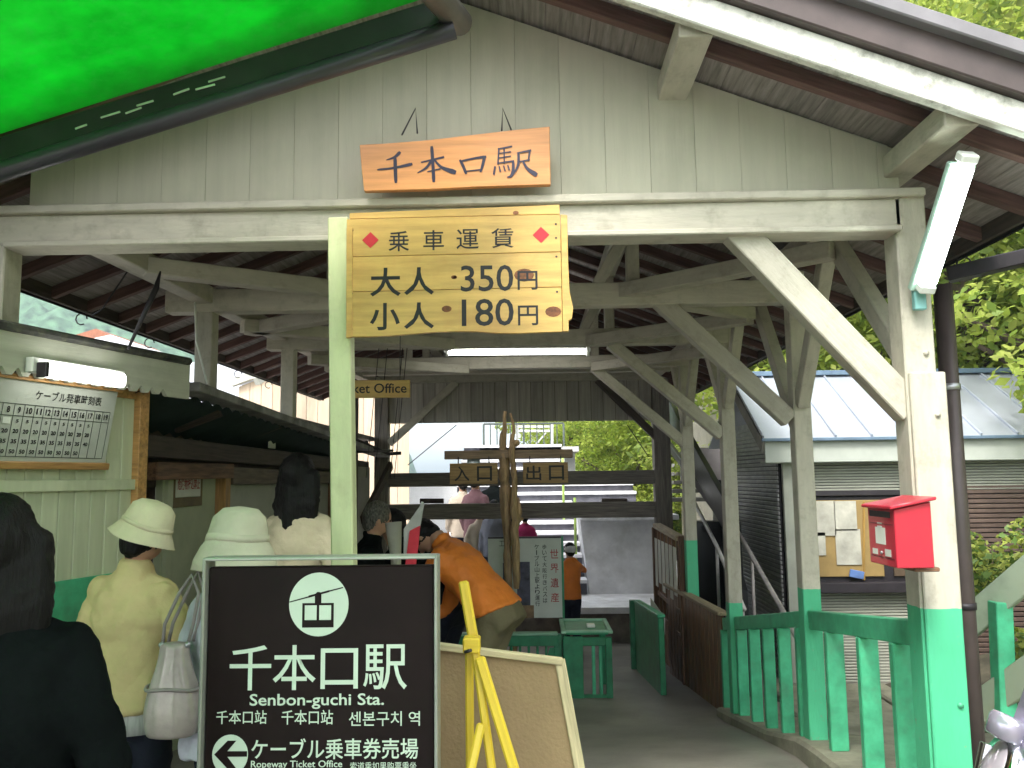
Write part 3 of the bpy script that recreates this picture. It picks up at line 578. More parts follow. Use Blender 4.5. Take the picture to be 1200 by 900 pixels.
tb = tag(box('stamp_tray', (.50, 7.62, gt + .012), (.07, .1, .025), WHITE, None), 'small white tray lying on the green gate counter', 'tray')
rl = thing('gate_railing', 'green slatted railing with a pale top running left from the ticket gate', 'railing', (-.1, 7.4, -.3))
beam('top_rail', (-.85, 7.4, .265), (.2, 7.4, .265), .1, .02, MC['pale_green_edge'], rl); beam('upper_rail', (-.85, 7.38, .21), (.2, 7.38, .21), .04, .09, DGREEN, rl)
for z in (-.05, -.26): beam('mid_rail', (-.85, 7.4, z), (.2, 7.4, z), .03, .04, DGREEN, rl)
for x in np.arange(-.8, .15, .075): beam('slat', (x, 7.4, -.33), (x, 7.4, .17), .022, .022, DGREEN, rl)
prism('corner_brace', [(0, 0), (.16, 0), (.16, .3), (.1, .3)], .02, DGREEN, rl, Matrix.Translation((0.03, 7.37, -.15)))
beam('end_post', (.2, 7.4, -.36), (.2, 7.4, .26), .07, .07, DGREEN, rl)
# sheet leaning behind the railing
wb = thing('heritage_notice', 'white upright notice with red vertical heading standing behind the gate railing', 'sign', P(616, 677, 8.0))
K = 8.0 / F
def hp(px, py): return ((px - 616) * K, (677 - py) * K)
def hq(x0, x1, y0, y1, mat, y=0, n='sheet', d=.01): 
    a = hp(x0, y1); b = hp(x1, y0); return prism(n, [(a[0], a[1]), (b[0], a[1]), (b[0], b[1]), (a[0], b[1])], d, mat, wb, W[wb] @ Matrix.Translation((0, y, 0)))
hq(573, 657.5, 632, 722, M('notice_white', (.5, .53, .48), rough=.5, var=.06), 0, 'panel', .02); hq(657.5, 660, 630, 728, DGREEN, -.004, 'edge_strip', .03); hq(573, 657.5, 630.5, 632.5, DARKM, -.003, 'edge_strip', .025)
hq(590, 598, 660, 715, M('photo_print', (.06, .06, .1), rough=.4, scale=12, var=.4), -.002, 'photo_print', .002); hq(606, 621, 659, 708, MC['photo_print'], -.002, 'photo_print', .002); hq(598, 625, 708, 722, M('brown_print', (.2, .13, .07), scale=15, var=.3), -.002, 'colour_print', .002)
for i, ch in enumerate('世界遺産'): a = hp(644.5, 656.5 + i * 16.4 - 1); text(ch, *[a[0], a[0] + 9.5 * K, a[1], a[1] + 10.5 * K], REDINK, wb, y=-.002, bold=.006)
for i, ch in enumerate('歩いて大阪行きバスは'): a = hp(635.5, 645 + i * 6.7); text(ch, a[0], a[0] + 5 * K, a[1], a[1] + 5.4 * K, INK, wb, y=-.002, bold=.008)
for i, ch in enumerate('ケーブル山上駅より運行'):
    a = hp(626.5, 645 + i * 6.4)
    if ch == 'ー': text('|', a[0] + 2 * K, a[0] + 3 * K, a[1], a[1] + 5.4 * K, INK, wb, y=-.002, bold=.008)
    else: text(ch, a[0], a[0] + 5.4 * K, a[1], a[1] + 5.6 * K, INK, wb, y=-.002, bold=.008)
a = hp(586, 641); text('工', a[0], a[0] + 6 * K, a[1], a[1] + 6 * K, INK, wb, y=-.002)
# driftwood trunk with crossbar, entrance and exit boards
DR = wood('pale_driftwood', (.46, .31, .16), rough=.6, var=.3, stretch=(12, 12, 1), scale=5)
dw = thing('driftwood_post', 'twisted bare driftwood trunk carrying the entrance and exit boards', 'post', P(598, 800, 7.7))
def gnarl(name, pts, r, mat, parent, seg=12):
    q = []; rr = []
    for i in range(len(pts) - 1):
        for k in range(4):
            t = k / 4; p = Vector(pts[i]).lerp(Vector(pts[i + 1]), t); j = noise.noise(p * 9); q.append(p + Vector((j * .018, noise.noise(p * 7 + Vector((5, 0, 0))) * .02, 0))); rr.append((r[i] * (1 - t) + r[i + 1] * t) * (.86 + .45 * noise.noise(p * 11)))
    q.append(Vector(pts[-1])); rr.append(r[-1]); return tube(name, q, rr, mat, parent, seg)
def T(px, py, dY=0): return P(px, py, 7.7 + dY)
gnarl('trunk', [T(601, 815), T(602, 770), T(597, 720), T(596, 680), T(595, 640), T(594, 600), T(592, 565), T(591, 540), T(590, 510), T(592, 482)], [.06, .055, .045, .04, .045, .055, .052, .045, .035, .016], DR, dw, 12)
gnarl('forked_branch', [T(606, 690, -.05), T(604, 640, -.08), T(602, 600, -.08), T(603, 560, -.05), T(599, 530, -.05), T(601, 505), T(598, 484)], [.03, .045, .038, .034, .03, .022, .012], DR, dw, 10)
tube('knot_stub', [T(603, 520), T(606, 519, -.05)], [.035, .03], DR, dw, 8)
tube('side_twig', [T(604, 620), T(609, 600, -.05), T(607, 583, -.05)], [.03, .025, .012], DR, dw, 7); tube('side_twig', [T(606, 612), T(613, 607)], [.02, .015], DR, dw, 7)
beam('crossbar', T(521, 533.5, -.02), T(671, 531.5, -.02), .06, .078, wood('crossbar_wood', (.27, .19, .12), rough=.6), dw)
for (x0, x1, y0, y1, s, lab) in ((527, 583, 543, 567, ('入', '口'), 'wooden entrance board with two black characters left of the driftwood trunk'), (613, 665.5, 542, 566, ('出', '口'), 'wooden exit board with two black characters right of the driftwood trunk')):
    c = P((x0 + x1) / 2, (y0 + y1) / 2, 7.62); e = thing('gate_name_board', lab, 'sign', c, rz=R(-1)); K = 7.62 / F
    lbox('board', (0, .01, 0), ((x1 - x0) * K, .02, (y1 - y0) * K), wood('gate_board_wood', (.36, .23, .09), rough=.5), e)
    for i, ch in enumerate(s):
        xc = (-13.5 if i == 0 else 13) * K; text(ch, xc - 9 * K, xc + 8.5 * K, -8.5 * K, 8.5 * K, INK, e, y=-.0015, bold=.012)
    for xx in (-18 * K, 18 * K): tube('hanger', [(xx, .01, (y1 - y0) * K / 2), (xx, .01, (y1 - y0) * K / 2 + .06)], .006, DARKM, e, 6, local=True)
# ---------------------------------------------------------------- kiosk with the timetable, front left
ks = thing('kiosk', 'pale green boarded kiosk at the left with scalloped fascia and mossy roof edge', 'kiosk', (-2.03, 3.2, 0), rz=-math.atan2(.275, 1.0))
# local frame: y runs away from the street along the face, x to the hall side
KL = (1 + .275 ** 2) ** .5
KP = M('pale_green_board', (.5, .53, .36), rough=.6, var=.08, scale=3, stretch=(6, 6, .6), dirt=(.3, .32, .2), dirtamt=.4, rnd=.05)
wx = -.15
yk = -1.4
while yk < .84:
    lbox('wall_board', (wx, yk + .045, 1.08), (.02, .087, 1.92), KP, ks, bev=.004); yk += .09
lbox('dado_rail', (wx + .018, -.3, 1.59), (.03, 2.3, .05), KP, ks); lbox('green_skirting', (wx + .014, -.3, .6), (.02, 2.3, 1.16), GREEN, ks)
lbox('corner_post', (wx + .02, .865, 1.05), (.055, .065, 2.08), ORW, ks); lbox('head_board', (wx + .01, -.3, 2.03), (.03, 2.3, .05), ORW, ks)
lbox('end_wall', (wx - .75, .86, 1.05), (1.5, .03, 2.0), KP, ks)
# fascia with scallops
pts = [(-1.4, .60), (1.06, .60), (1.06, .42)]
yy = 1.06; pts.append((.90, .42)); yy = .90
while yy > -1.3:
    pts += [(yy - .012, .425), (yy - .03, .452), (yy - .038, .455), (yy - .062, .425)]; yy -= .076
pts.append((-1.4, .42))
prism('scalloped_fascia', [(p, 1.6 + z) for p, z in pts], .022, CREAMB, ks, W[ks] @ Matrix.Rotation(R(90), 4, 'Z'))
MOSS = M('mossy_roof_edge', (.075, .075, .065), rough=.9, var=.4, scale=9, dirt=(.14, .15, .08), dirtamt=.8, dscale=14, bump=.8, bscale=30)
lbox('roof_slab', (-.87, -.21, 2.15), (1.8, 2.52, .035), MOSS, ks, bev=.012, rot=(0, R(-4), 0))
lbox('soffit', (-.12, -.2, 2.04 + .11), (.2, 2.3, .015), KP, ks)
# lamp on the fascia
lk = thing('fascia_lamp', 'bright boxy lit lamp on the scalloped fascia of the left kiosk', 'lamp', W[ks] @ Vector((.03, .3, 2.04)), rz=-math.atan2(.275, 1.0))
lbox('lamp_housing', (0, 0, .03), (.04, .5, .06), WHITE, lk); lbox('diffuser', (.045, 0, .012), (.045, .43, .062), TUBEK, lk, bev=.012); lbox('end_cap', (.045, -.225, .01), (.05, .02, .06), DARKM, lk)
# timetable
tt = thing('timetable_board', 'white timetable board with hour columns and orange wooden rails leaning out from the kiosk wall', 'timetable',
           W[ks] @ Vector((wx + .035, .1, 1.66)), rz=-math.atan2(.275, 1.0) + R(90))
# local: x along the wall away from street, z up, -y to hall... rotate lean
W[tt] = W[tt] @ Matrix.Rotation(R(10), 4, 'X'); tt.matrix_basis = W[tt]
def ty(px):  # px at mid height -> local x
    q = PX_on(px); return q
kang = math.atan2(.275, 1.0)
fwd = Vector((math.sin(kang), math.cos(kang), 0)); org = W[tt].translation
def wallx(px, py=500):
    d = CR @ Vector(((px - 600) / F, (450 - py) / F, -1)); nrm = Vector((math.cos(kang), -math.sin(kang), 0))
    t = (org - Vector((0, 0, 1.6))).dot(nrm) / d.dot(nrm); q = Vector((0, 0, 1.6)) + d * t; return (q - org).dot(fwd)
TW0, TW1 = wallx(-40), wallx(124, 500)
def tbz(py, px=60):
    d = CR @ Vector(((px - 600) / F, (450 - py) / F, -1)); nrm = Vector((math.cos(kang), -math.sin(kang), 0)); t = (org - Vector((0, 0, 1.6))).dot(nrm) / d.dot(nrm); return 1.6 + d.z * t - org.z
zt_, zb_ = tbz(450), tbz(542)
PAP2 = M('timetable_white', (.40, .42, .37), rough=.5, var=.05)
lbox('panel', ((TW0 + TW1) / 2, .008, (zt_ + zb_) / 2), (TW1 - TW0, .012, zt_ - zb_), PAP2, tt, bev=.001)
lbox('bottom_rail', ((TW0 + TW1) / 2, 0, zb_ - .012), (TW1 - TW0 + .02, .04, .03), ORW, tt); lbox('top_rail', ((TW0 + TW1) / 2, 0, zt_ + .01), (TW1 - TW0 + .02, .04, .022), ORW, tt)
cols = [wallx(p) for p in (-22, -8, 6, 18, 30, 41, 51.5, 62, 72, 82, 91.5, 101, 110.5, 119)]   # column edges for hours 7..19 (first ones partly outside the frame)
cols = cols[:14]; rows = [tbz(p, 60) for p in (470, 481, 497, 512, 527, 537)]
zr = [zt_ - .105, zt_ - .145] ; z_top = zt_ - .10; z_h = z_top - .048; z_bot = zb_ + .022; rh = (z_h - z_bot) / 4
GRID = M('grid_ink', (.05, .06, .05), bump=0, rnd=0, var=0)
def ln(x0, x1, z0, z1): return prism('grid_line', [(x0, z0), (x1, z0), (x1, z1), (x0, z1)], .0006, GRID, tt, W[tt])
for c_ in cols: ln(c_ - .0012, c_ + .0012, z_bot, z_top)
for z_ in (z_top, z_h, z_bot): ln(cols[0], cols[-1], z_ - .0015, z_ + .0015)
def cell(i, z0, z1, s, mat=INK, w=.55):
    a, b = cols[i], cols[i + 1]; m = (a + b) / 2; h = (b - a) * w / 2 * (1 if len(s) > 1 else .5); text(s, m - h, m + h, z0, z1, mat, tt, y=-.0008, bold=.03)
for i, hnum in enumerate(range(7, 20)):
    cell(i, z_h + .011, z_top - .011, str(hnum))
    if 8 < hnum < 18: cell(i, z_h - rh + .014, z_h - .014, '5')
    if 7 < hnum < 18: cell(i, z_h - 2 * rh + .012, z_h - rh - .012, '20'); cell(i, z_h - 3 * rh + .012, z_h - 2 * rh - .012, '40' if hnum == 17 else '35')
    if 7 < hnum < 17: cell(i, z_bot + .012, z_bot + rh - .012, '50')
prism('blank_sticker', [(cols[1] + .01, z_h - rh + .008), (cols[2] - .008, z_h - rh + .008), (cols[2] - .008, z_h - .008), (cols[1] + .01, z_h - .008)], .0005, WHITE, tt, W[tt] @ Matrix.Translation((0, -.001, 0)))
text('ケーブル発車時刻表', wallx(30, 460), wallx(108, 463), z_top + .024, z_top + .066, INK, tt, y=-.0008, bold=.012)
# ---------------------------------------------------------------- annex behind the kiosk (left side of the hall)
an = thing('annex', 'low dark roofed annex along the left side of the hall with a white lower wall', 'building', (-2.3, 7, 0))
ex0, ez0, ex1, ez1 = -1.86, 2.12, -1.86, 1.92
GR_ = M('weathered_grey_roofing', (.33, .32, .31), rough=.7, var=.3, scale=5, dirt=(.1, .09, .08), dirtamt=.7, dscale=6)
beam('roof_edge', (ex0 + .03, 4.36, ez0 - .02), (ex1 + .03, 10.35, ez1 - .03), .16, .05, GR_, an)
bm = bmesh.new(); n = 60   # corrugated sheet falling away to the left
rows_ = []
for i in range(n + 1):
    y = 4.02 + (8.9 - 4.02) * i / n; zz = .014 * (1 if i % 2 else -1)
    rows_.append([bm.verts.new((-1.86 - X_, y - 7, (ez0 + (ez1 - ez0) * (y - 4.5) / 5.9) - X_ * .42 + zz - .06)) for X_ in (0, .35, .8)])
for a, b in zip(rows_, rows_[1:]):
    for k in range(2): bm.faces.new((a[k], a[k + 1], b[k + 1], b[k]))
me = bm_mesh(bm); CS = M('dark_corrugated_sheet', (.035, .06, .055), rough=.5, var=.2, metal=.3)
o = put('corrugated_sheet', me, CS, an, Matrix.Translation((0, 7, 0))); o.modifiers.new('t', 'SOLIDIFY').thickness = .004
an['roof'] = 0; del an['roof']
box('far_roof', (-3.1, 8.2, 1.98), (2.3, 4.4, .05), GR_, an, rot=(0, R(-6), 0))
beam('eaves_beam', (-2.12, 4.15, 1.80), (-2.05, 10.3, 1.76), .09, .12, DARKW, an); beam('eaves_beam', (-2.1, 4.6, 1.66), (-2.1, 5.8, 1.67), .06, .1, BROWNW, an); beam('eaves_beam', (-2.14, 5.9, 1.64), (-2.1, 9.8, 1.62), .06, .12, wood('greyed_beam', (.16, .12, .09)), an)
for y in (5.0, 6.2, 7.4, 8.6, 9.6): beam('bracket', (-2.15, y, 1.92), (-1.88, y, 2.02), .05, .06, DARKW, an)
for y in (6.1, 6.6, 7.1): box('paper_tag', (-2.06, y, 1.9), (.005, .18, .09), PAPER, an) if y == 6.6 else None
AW = M('annex_white_wall', (.46, .46, .4), rough=.7, var=.1, dirt=(.25, .23, .18), dirtamt=.5)
box('white_wall', (-2.2, 7.75, .6), (.04, 3.9, 1.95), AW, an); box('upper_wall', (-2.24, 7.4, 1.82), (.04, 5.8, .5), DARKW, an)
for y, m_2 in ((5.83, ORW), (9.0, BROWNW), (9.75, DARKW)): beam('wall_post', (-2.16, y, -.4), (-2.16, y, 1.66), .08, .1, m_2, an)
# cupboard-like door leaf with notice
DP = M('pale_door_paint', (.42, .45, .31), rough=.5, var=.08)
dl = beam('door_leaf', (-2.2, 5.33, -.3), (-2.2, 5.33, 1.66), .05, .82, DP, an, up=(0, 1, 0))
box('door_stile', (-2.165, 4.97, .7), (.03, .07, 1.9), DP, an)
dn = thing('door_notice', 'framed notice with red writing on the pale door of the annex', 'notice', (-2.168, 5.22, 1.58), rz=R(90) - R(0))
# local x along +Y, front towards +X (local -y)
K5 = 1
x0_, x1_ = -.2, .24
lbox('frame', (.02, 0, 0), (.46, .02, .27), M('brown_frame', (.13, .09, .03), rough=.5), dn); lbox('sheet', (.02, -.008, 0.0), (.38, .01, .15), PAPER, dn)
text('危険物持込禁止', -.15, .19, -.03, .04, REDINK, dn, y=-.0145, bold=.02)
box('dark_doorway', (-2.5, 4.72, .8), (.05, .5, 1.8), DARKM, an); box('side_wall', (-2.6, 8, .4), (.05, 5, 2.6), DARKW, an)
for (x, y) in ((-2.19, 9.2),): box('side_panel', (-2.0, 9.6, .6), (.03, 1.3, 2.3), M('grey_panel', (.34, .33, .29), var=.1), an)
beam('diagonal_brace', P(458, 545, 10.1), P(425, 610, 9.1), .05, .1, DARKW, an)
lg = thing('electric_meter_arm', 'dark metal arm sticking out from the annex wall at the back', 'bracket', P(430, 520, 9.0)); tube('arm', [P(400, 508, 8.6), P(455, 532, 9.6), P(470, 531, 9.6)], .02, DARKM, lg, 8); tube('arm', [P(405, 530, 8.8), P(460, 528, 9.6)], .015, DARKM, lg, 8)
# ---------------------------------------------------------------- neighbour buildings on the left beyond the annex
nh = thing('neighbour_house', 'house with pale vertical siding and bright metal roof seen over the annex', 'building', (-4, 13, 0))
x = -4.6; SD = wood('beige_siding', (.5, .38, .26), rough=.7, var=.1, stretch=(.5, 9, 9))
SDV = M('beige_siding_v', (.55, .43, .31), rough=.7, var=.1, scale=3, stretch=(9, 9, .5))
while x < -1.9:
    zz = 3.08 + .357 * (x + 4.6); prism('siding_board', [(0, 0), (.174, 0), (.174, zz + .062), (0, zz)], .02, SDV, nh, Matrix.Translation((x, 13, 0)), .002); x += .18
RM = M('bright_metal_roof', (.62, .63, .66), rough=.35, metal=.3, var=.08)
beam('rake_board', (-4.7, 12.95, 3.13), (-1.9, 12.95, 4.13), .1, .12, AW, nh); put('lean_roof', box_mesh(5.2, 5.0, .05, RM, .01), RM, nh, Matrix.Translation((-5.0, 16.2, 3.55)) @ Matrix.Rotation(R(17), 4, 'X')); beam('roof_plane', (-4.7, 14.5, 3.16), (-1.9, 14.5, 4.16), 3.0, .04, RM, nh); beam('open_rafter', P(300, 447, 12), P(345, 418, 12.6), .1, .12, AW, nh)
lo = thing('low_house', 'small far house with reddish roof below the wooded mountain', 'building', P(105, 398, 30))
c = P(112, 396, 30); RB = M('red_roof', (.3, .12, .07), rough=.8); 
prism('roof', [(-2.2, -.5), (2.6, -1.3), (2.6, -1.1), (.0, .35), (-2.2, -.3)], 5, RB, lo, Matrix.Translation(c)); box('wall', c + Vector((0.2, 2.5, -4)), (4, 5, 6), AW, lo)
lo2 = thing('long_low_roof', 'pale metal roof sloping down behind the kiosk', 'building', P(160, 405, 20)); c = P(120, 398, 20)
prism('roof', [(-.4, 0), (.2, .12), (4.6, -1.45), (4.6, -1.6), (-.4, -.15)], 4, M('white_roof_sheet', (.66, .67, .7), rough=.4, var=.05), lo2, Matrix.Translation(c)); box('wall', c + Vector((2, 2.5, -3.8)), (4.4, 3, 4.5), AW, lo2)
# ---------------------------------------------------------------- right building
rb = thing('shutter_building', 'low building with pale metal seam roof and closed ribbed shutters on the right', 'building', (3.6, 8.5, 0))
bx0, bx1, by = 2.34, 5.1, 8.0; ez = P(1000, 541, 8.0).z; rzg = P(1000, 440, 9.05).z
RP = M('pale_blue_metal_roof', (.42, .45, .5), rough=.38, metal=.35, var=.07, scale=2, rnd=.05)
ex = 2.14; n = 9; wdt = (5.12 - ex) / n; e_z = P(1000, 513, 7.8).z
e0 = Vector((0, 7.78, e_z)); r0 = Vector((0, 9.0, rzg))
for i in range(n):
    xc = ex + wdt * (i + .5); beam('roof_panel', (xc, e0.y, e0.z), (xc, r0.y, r0.z), wdt - .004, .012, RP, rb)
for i in range(n + 1):
    xc = ex + wdt * i; beam('roof_seam', (xc, e0.y - .01, e0.z + .018), (xc, r0.y, r0.z + .018), .018, .03, RP, rb)
box('ridge_cap', (ex + 1.49, 9.0, rzg + .02), (3.05, .16, .05), M('blue_grey_cap', (.12, .18, .25), rough=.4), rb); box('eave_flashing', (ex + 1.49, 7.775, e_z - .01), (3.02, .03, .03), MC['blue_grey_cap'], rb)
beam('back_roof', (3.63, 9.0, rzg - .03), (3.63, 10.4, e_z), 2.9, .02, RP, rb)
EV = M('pale_grey_fascia', (.42, .45, .4), rough=.6, var=.06)
box('fascia', (3.63, 7.83, e_z - .12), (2.94, .03, .2), EV, rb); box('soffit', (3.63, 7.95, e_z - .215), (2.9, .25, .02), EV, rb)
beam('verge_board', (ex - .0, 7.8, e_z - .07), (ex - .0, 9.0, rzg - .07), .03, .12, M('verge_grey', (.2, .19, .17), rough=.6), rb)
SH = M('sage_shutter', (.35, .36, .30), rough=.5, var=.08, rnd=.04); SHD = M('grey_ribbed_wall', (.36, .36, .35), rough=.35, var=.2)
zt = e_z - .23
def slats(x0, x1, z0, z1, m, pitch=.035, name='shutter_slat', Y=8.0):
    z = z0; k = 0
    while z < z1 - .001:
        beam(name, (x0, Y, z + pitch / 2), (x1, Y, z + pitch / 2), .02, pitch * .82, m, rb, bev=.006); z += pitch
box('wall_core', (3.7, 8.35, .55), (2.7, .6, 2.6), DARKM, rb); box('wall_side', (2.36, 9.2, .7), (.04, 2.3, 2.3), DARKM, rb)
box('gable_side', (2.36, 9.0, 1.95), (.04, 1.3, .4), SHD, rb)
slats(2.48, 5.08, P(0, 577, 8).z if False else Z(580, 8), zt, SH, .027)
slats(2.60, 3.75, Z(800, 8), Z(693, 8), SH, .027)
slats(3.82, 5.1, Z(800, 8), Z(578, 8), M('brown_shutter', (.11, .075, .06), rough=.5), .045)
zz_ = Z(800, 8)
z = zz_
while z < 2.1:
    beam('side_rib', (2.33, 8.05, z), (2.33, 10.3, z), .02, .034, SHD, rb, bev=.006); z += .042
box('corner_panel', (2.42, 7.985, .8), (.13, .05, 2.4), SH, rb); box('lintel', (3.2, 7.97, Z(582, 8)), (1.5, .06, .05), DARKM, rb)
box('sill', (3.2, 7.93, Z(687, 8)), (1.25, .14, .09), DARKM, rb); box('base_step', (3.6, 7.9, -.40), (2.9, .5, .12), CURBM, rb)
# notice window
bxw = box('window_frame', (3.2, 7.985, Z(634, 8)), (1.25, .03, .78), DARKM, rb)
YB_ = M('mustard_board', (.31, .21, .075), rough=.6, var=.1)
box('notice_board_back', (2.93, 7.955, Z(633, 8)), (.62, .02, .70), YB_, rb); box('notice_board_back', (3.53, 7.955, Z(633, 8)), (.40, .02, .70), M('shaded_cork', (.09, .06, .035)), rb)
for (x0, x1, y0, y1) in ((950, 978, 587, 628), (979, 1003, 587, 622), (945, 967, 624, 651), (981, 1008, 620, 662), (1045, 1062, 600, 640)):
    a = P(x0, y1, 7.93); b = P(x1, y0, 7.93); box('pinned_sheet', ((a.x + b.x) / 2, 7.935, (a.z + b.z) / 2), (b.x - a.x, .004, b.z - a.z), M('yellowed_paper', (.46, .45, .38), rough=.8), rb, bev=0)
box('blue_leaflet', P(1004, 673, 7.9), (.13, .02, .07), M('blue_card', (.1, .18, .4)), rb, rot=(0, .2, 0))
gd = wood('mustard_frame', (.4, .24, .06)); beam('frame_stile', P(1012, 587, 7.95), P(1012, 680, 7.95), .02, .04, gd, rb, up=(0, 1, 0))
# house behind it
hb2 = thing('hill_house', 'beige gabled house end behind the pale metal roof', 'building', P(960, 420, 14))
c = P(955, 440, 14); prism('gable_wall', [(-1.6, -3), (1.3, -3), (1.3, -.0), (-.1, .62), (-1.6, .1)], 4, M('beige_render', (.34, .31, .25), var=.1), hb2, Matrix.Translation(c)); beam('roof_edge', c + Vector((-.2, -.3, .72)), c + Vector((1.6, -.3, .05)), .7, .05, RP, hb2); beam('roof_edge', c + Vector((-.2, -.3, .72)), c + Vector((-1.9, -.3, .1)), .7, .05, RP, hb2)
# handrails and the dark stair flank between hall and shutter building
hr = thing('pipe_handrail', 'pale steel pipe handrail slanting down outside the right hand posts', 'handrail', (1.9, 7, 0))
tube('pipe', [P(803, 568, 9.6), P(840, 640, 8.3), P(872, 714, 7.1)], .02, M('pale_pipe', (.5, .48, .46), rough=.35), hr, 10)
for q in ((840, 640, 8.3), (870, 710, 7.15)): p = P(*q); tube('upright', [p, Vector((p.x, p.y, -.4))], .016, MC['pale_pipe'], hr, 8)
hr2 = thing('pipe_handrail', 'rusty to pale pipe handrail slanting down beside the dark ribbed wall', 'handrail', (2.2, 6.5, 0))
tube('pipe', [P(858, 612, 8.8), P(880, 650, 8.0), P(915, 712, 6.8), P(945, 768, 5.9), P(985, 842, 4.9)], .022, M('worn_pipe', (.42, .38, .36), rough=.4, var=.3, dirt=(.15, .07, .04)), hr2, 10)
for q in ((881, 652, 8.0), (917, 716, 6.75)): p = P(*q); tube('upright', [p, Vector((p.x, p.y, -.4))], .016, MC['worn_pipe'], hr2, 8)
bl = thing('stair_flank', 'dark painted stair flank and slanting stringers outside the far right posts', 'staircase', (1.9, 9, 0))
BK = M('near_black_paint', (.012, .012, .013), rough=.35, var=.2)
a, b = P(770, 455, 11.5), P(856, 612, 8.2); beam('stringer', a, b, .06, .3, BK, bl); a, b = P(765, 520, 11.2), P(820, 600, 9.0); beam('stringer', a + Vector((.2, 0, 0)), b + Vector((.2, 0, 0)), .05, .1, DARKM, bl)
prism('flank_wall', [(0, -.4), (2.4, -.4), (2.4, 1.35), (1.6, 1.55), (.9, .95), (0, .62)], .06, BK, bl, Matrix.Translation((1.83, 7.35, 0)) @ Matrix.Rotation(R(83), 4, 'Z'))
dpn = P(836, 640, 8.9); box('dark_panel', (dpn.x, 8.9, .35), (.52, .3, 1.55), BK, bl); box('landing_box', P(822, 545, 11.3), (.5, .4, .45), M('landing_grey', (.12, .11, .11)), bl)
for i in range(5): box('tread', P(825, 585 - i * 10, 11.2 + i * .3) + Vector((.1, 0, 0)), (1.1, .3, .05), CONC, bl)
# ---------------------------------------------------------------- outer stairs and platform beyond the hall
pf = thing('platform', 'concrete platform with pale top beyond the back of the hall', 'platform', (0, 11.5, -.4))
LC = M('pale_concrete', (.78, .78, .80), rough=.85, var=.14, scale=3, dirt=(.45, .44, .43), dirtamt=.7, dscale=2, bump=.3)
CB_ = M('brown_stone_concrete', (.2, .17, .14), rough=.9, var=.3, scale=4, bump=.4)
box('slab', (0, 13.6, -.06), (9, 5.8, .08), LC, pf); box('slab_face', (0, 13.6, -.32), (8.96, 5.7, .44), CB_, pf)
sw = thing('stair_wall', 'tall pale grey concrete wall beside the outdoor steps', 'wall', (1.4, 12.5, 0))
prism('wall_face', [(.78, -.02), (1.95, -.02), (1.95, 1.02), (.66, 1.02)], 3.5, LC, sw, Matrix.Translation((0, 11.9, 0))); box('coping', (1.35, 12.0, 1.03), (1.35, .5, .07), M('white_coping', (.65, .66, .68), rough=.7), sw)
sc = thing('outdoor_steps', 'broad flight of pale concrete steps climbing beyond the hall', 'staircase', (-.1, 12, 0))
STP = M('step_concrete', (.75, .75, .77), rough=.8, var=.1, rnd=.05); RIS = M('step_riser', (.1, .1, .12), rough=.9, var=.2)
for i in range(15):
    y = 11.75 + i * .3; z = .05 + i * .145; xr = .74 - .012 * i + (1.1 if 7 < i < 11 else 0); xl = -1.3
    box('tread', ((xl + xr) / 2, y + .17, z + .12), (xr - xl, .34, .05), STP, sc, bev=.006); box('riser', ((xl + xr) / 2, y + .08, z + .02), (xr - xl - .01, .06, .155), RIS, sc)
tube('handrail_post', [(.5, 13.6, .9), (.5, 13.6, 2.0)], .02, M('lime_post', (.35, .5, .12)), sc, 8); tube('handrail_post', [(.62, 12.4, .4), (.62, 12.4, 1.3)], .02, MC['lime_post'], sc, 8)
up = thing('upper_landing', 'brown edged landing at the top of the outdoor steps', 'landing', (0, 16.5, 1.9))
box('deck', (-.05, 17.2, 2.13), (1.9, 2.4, .1), M('landing_pale', (.6, .58, .57), rough=.8), up); box('support', (.2, 17.4, .9), (1.3, 1.8, 2.4), LC, up); box('side_mass', (-1.2, 17.2, .8), (.2, 1.6, 2.4), LC, up)
fe = thing('metal_fence', 'dark metal bar fence on the landing beyond the hall', 'fence', P(613, 530, 16.2))
fa, fb_ = P(567, 530, 16.2), P(661, 529, 16.2); h = P(567, 497, 16.2).z - fa.z; FB = M('grey_green_bar', (.09, .11, .1), rough=.5)
for z in (0.03, h): beam('rail', fa + Vector((0, 0, z)), fb_ + Vector((0, 0, z)), .04, .035, FB, fe)
for i in range(13):
    p = fa.lerp(fb_, i / 12); w_ = .04 if i in (0, 6, 12) else .022; beam('bar', p, p + Vector((0, 0, h)), w_, w_, FB, fe)
fr2 = thing('white_scaffold', 'pale steel frame rising behind the bar fence', 'frame', P(640, 520, 18)); SC_ = M('white_steel', (.6, .6, .6), rough=.4)
for x in (606, 647): beam('leg', P(x, 545, 18), P(x, 497, 18), .06, .06, SC_, fr2)
for y in (500, 505): beam('crosspiece', P(606, y, 18), P(647, y, 18), .04, .05, SC_, fr2)
beam('brace', P(622, 528, 18), P(640, 507, 18), .03, .03, SC_, fr2)
wl2 = thing('white_wall', 'low white rendered wall beyond the hall on the left of the steps', 'wall', (-3, 20, 0)); box('wall', (-3.2, 20, .5), (5.4, 3, 2.1), M('white_render', (.82, .82, .82), rough=.8, var=.05), wl2); box('coping', (-3.2, 20, 1.58), (5.6, 3.2, .06), WHITE, wl2)
for x in (-2.3, -1.7, -1.1): pass
tr_ = thing('platform_bollard', 'short dark round post on the landing left of the trunk', 'post', P(555, 545, 15)); tube('stem', [P(555, 555, 15), P(555, 538, 15)], [.12, .12], FB, tr_, 10); tube('cap', [P(555, 538, 15), P(555, 534, 15)], [.16, .16], FB, tr_, 10)
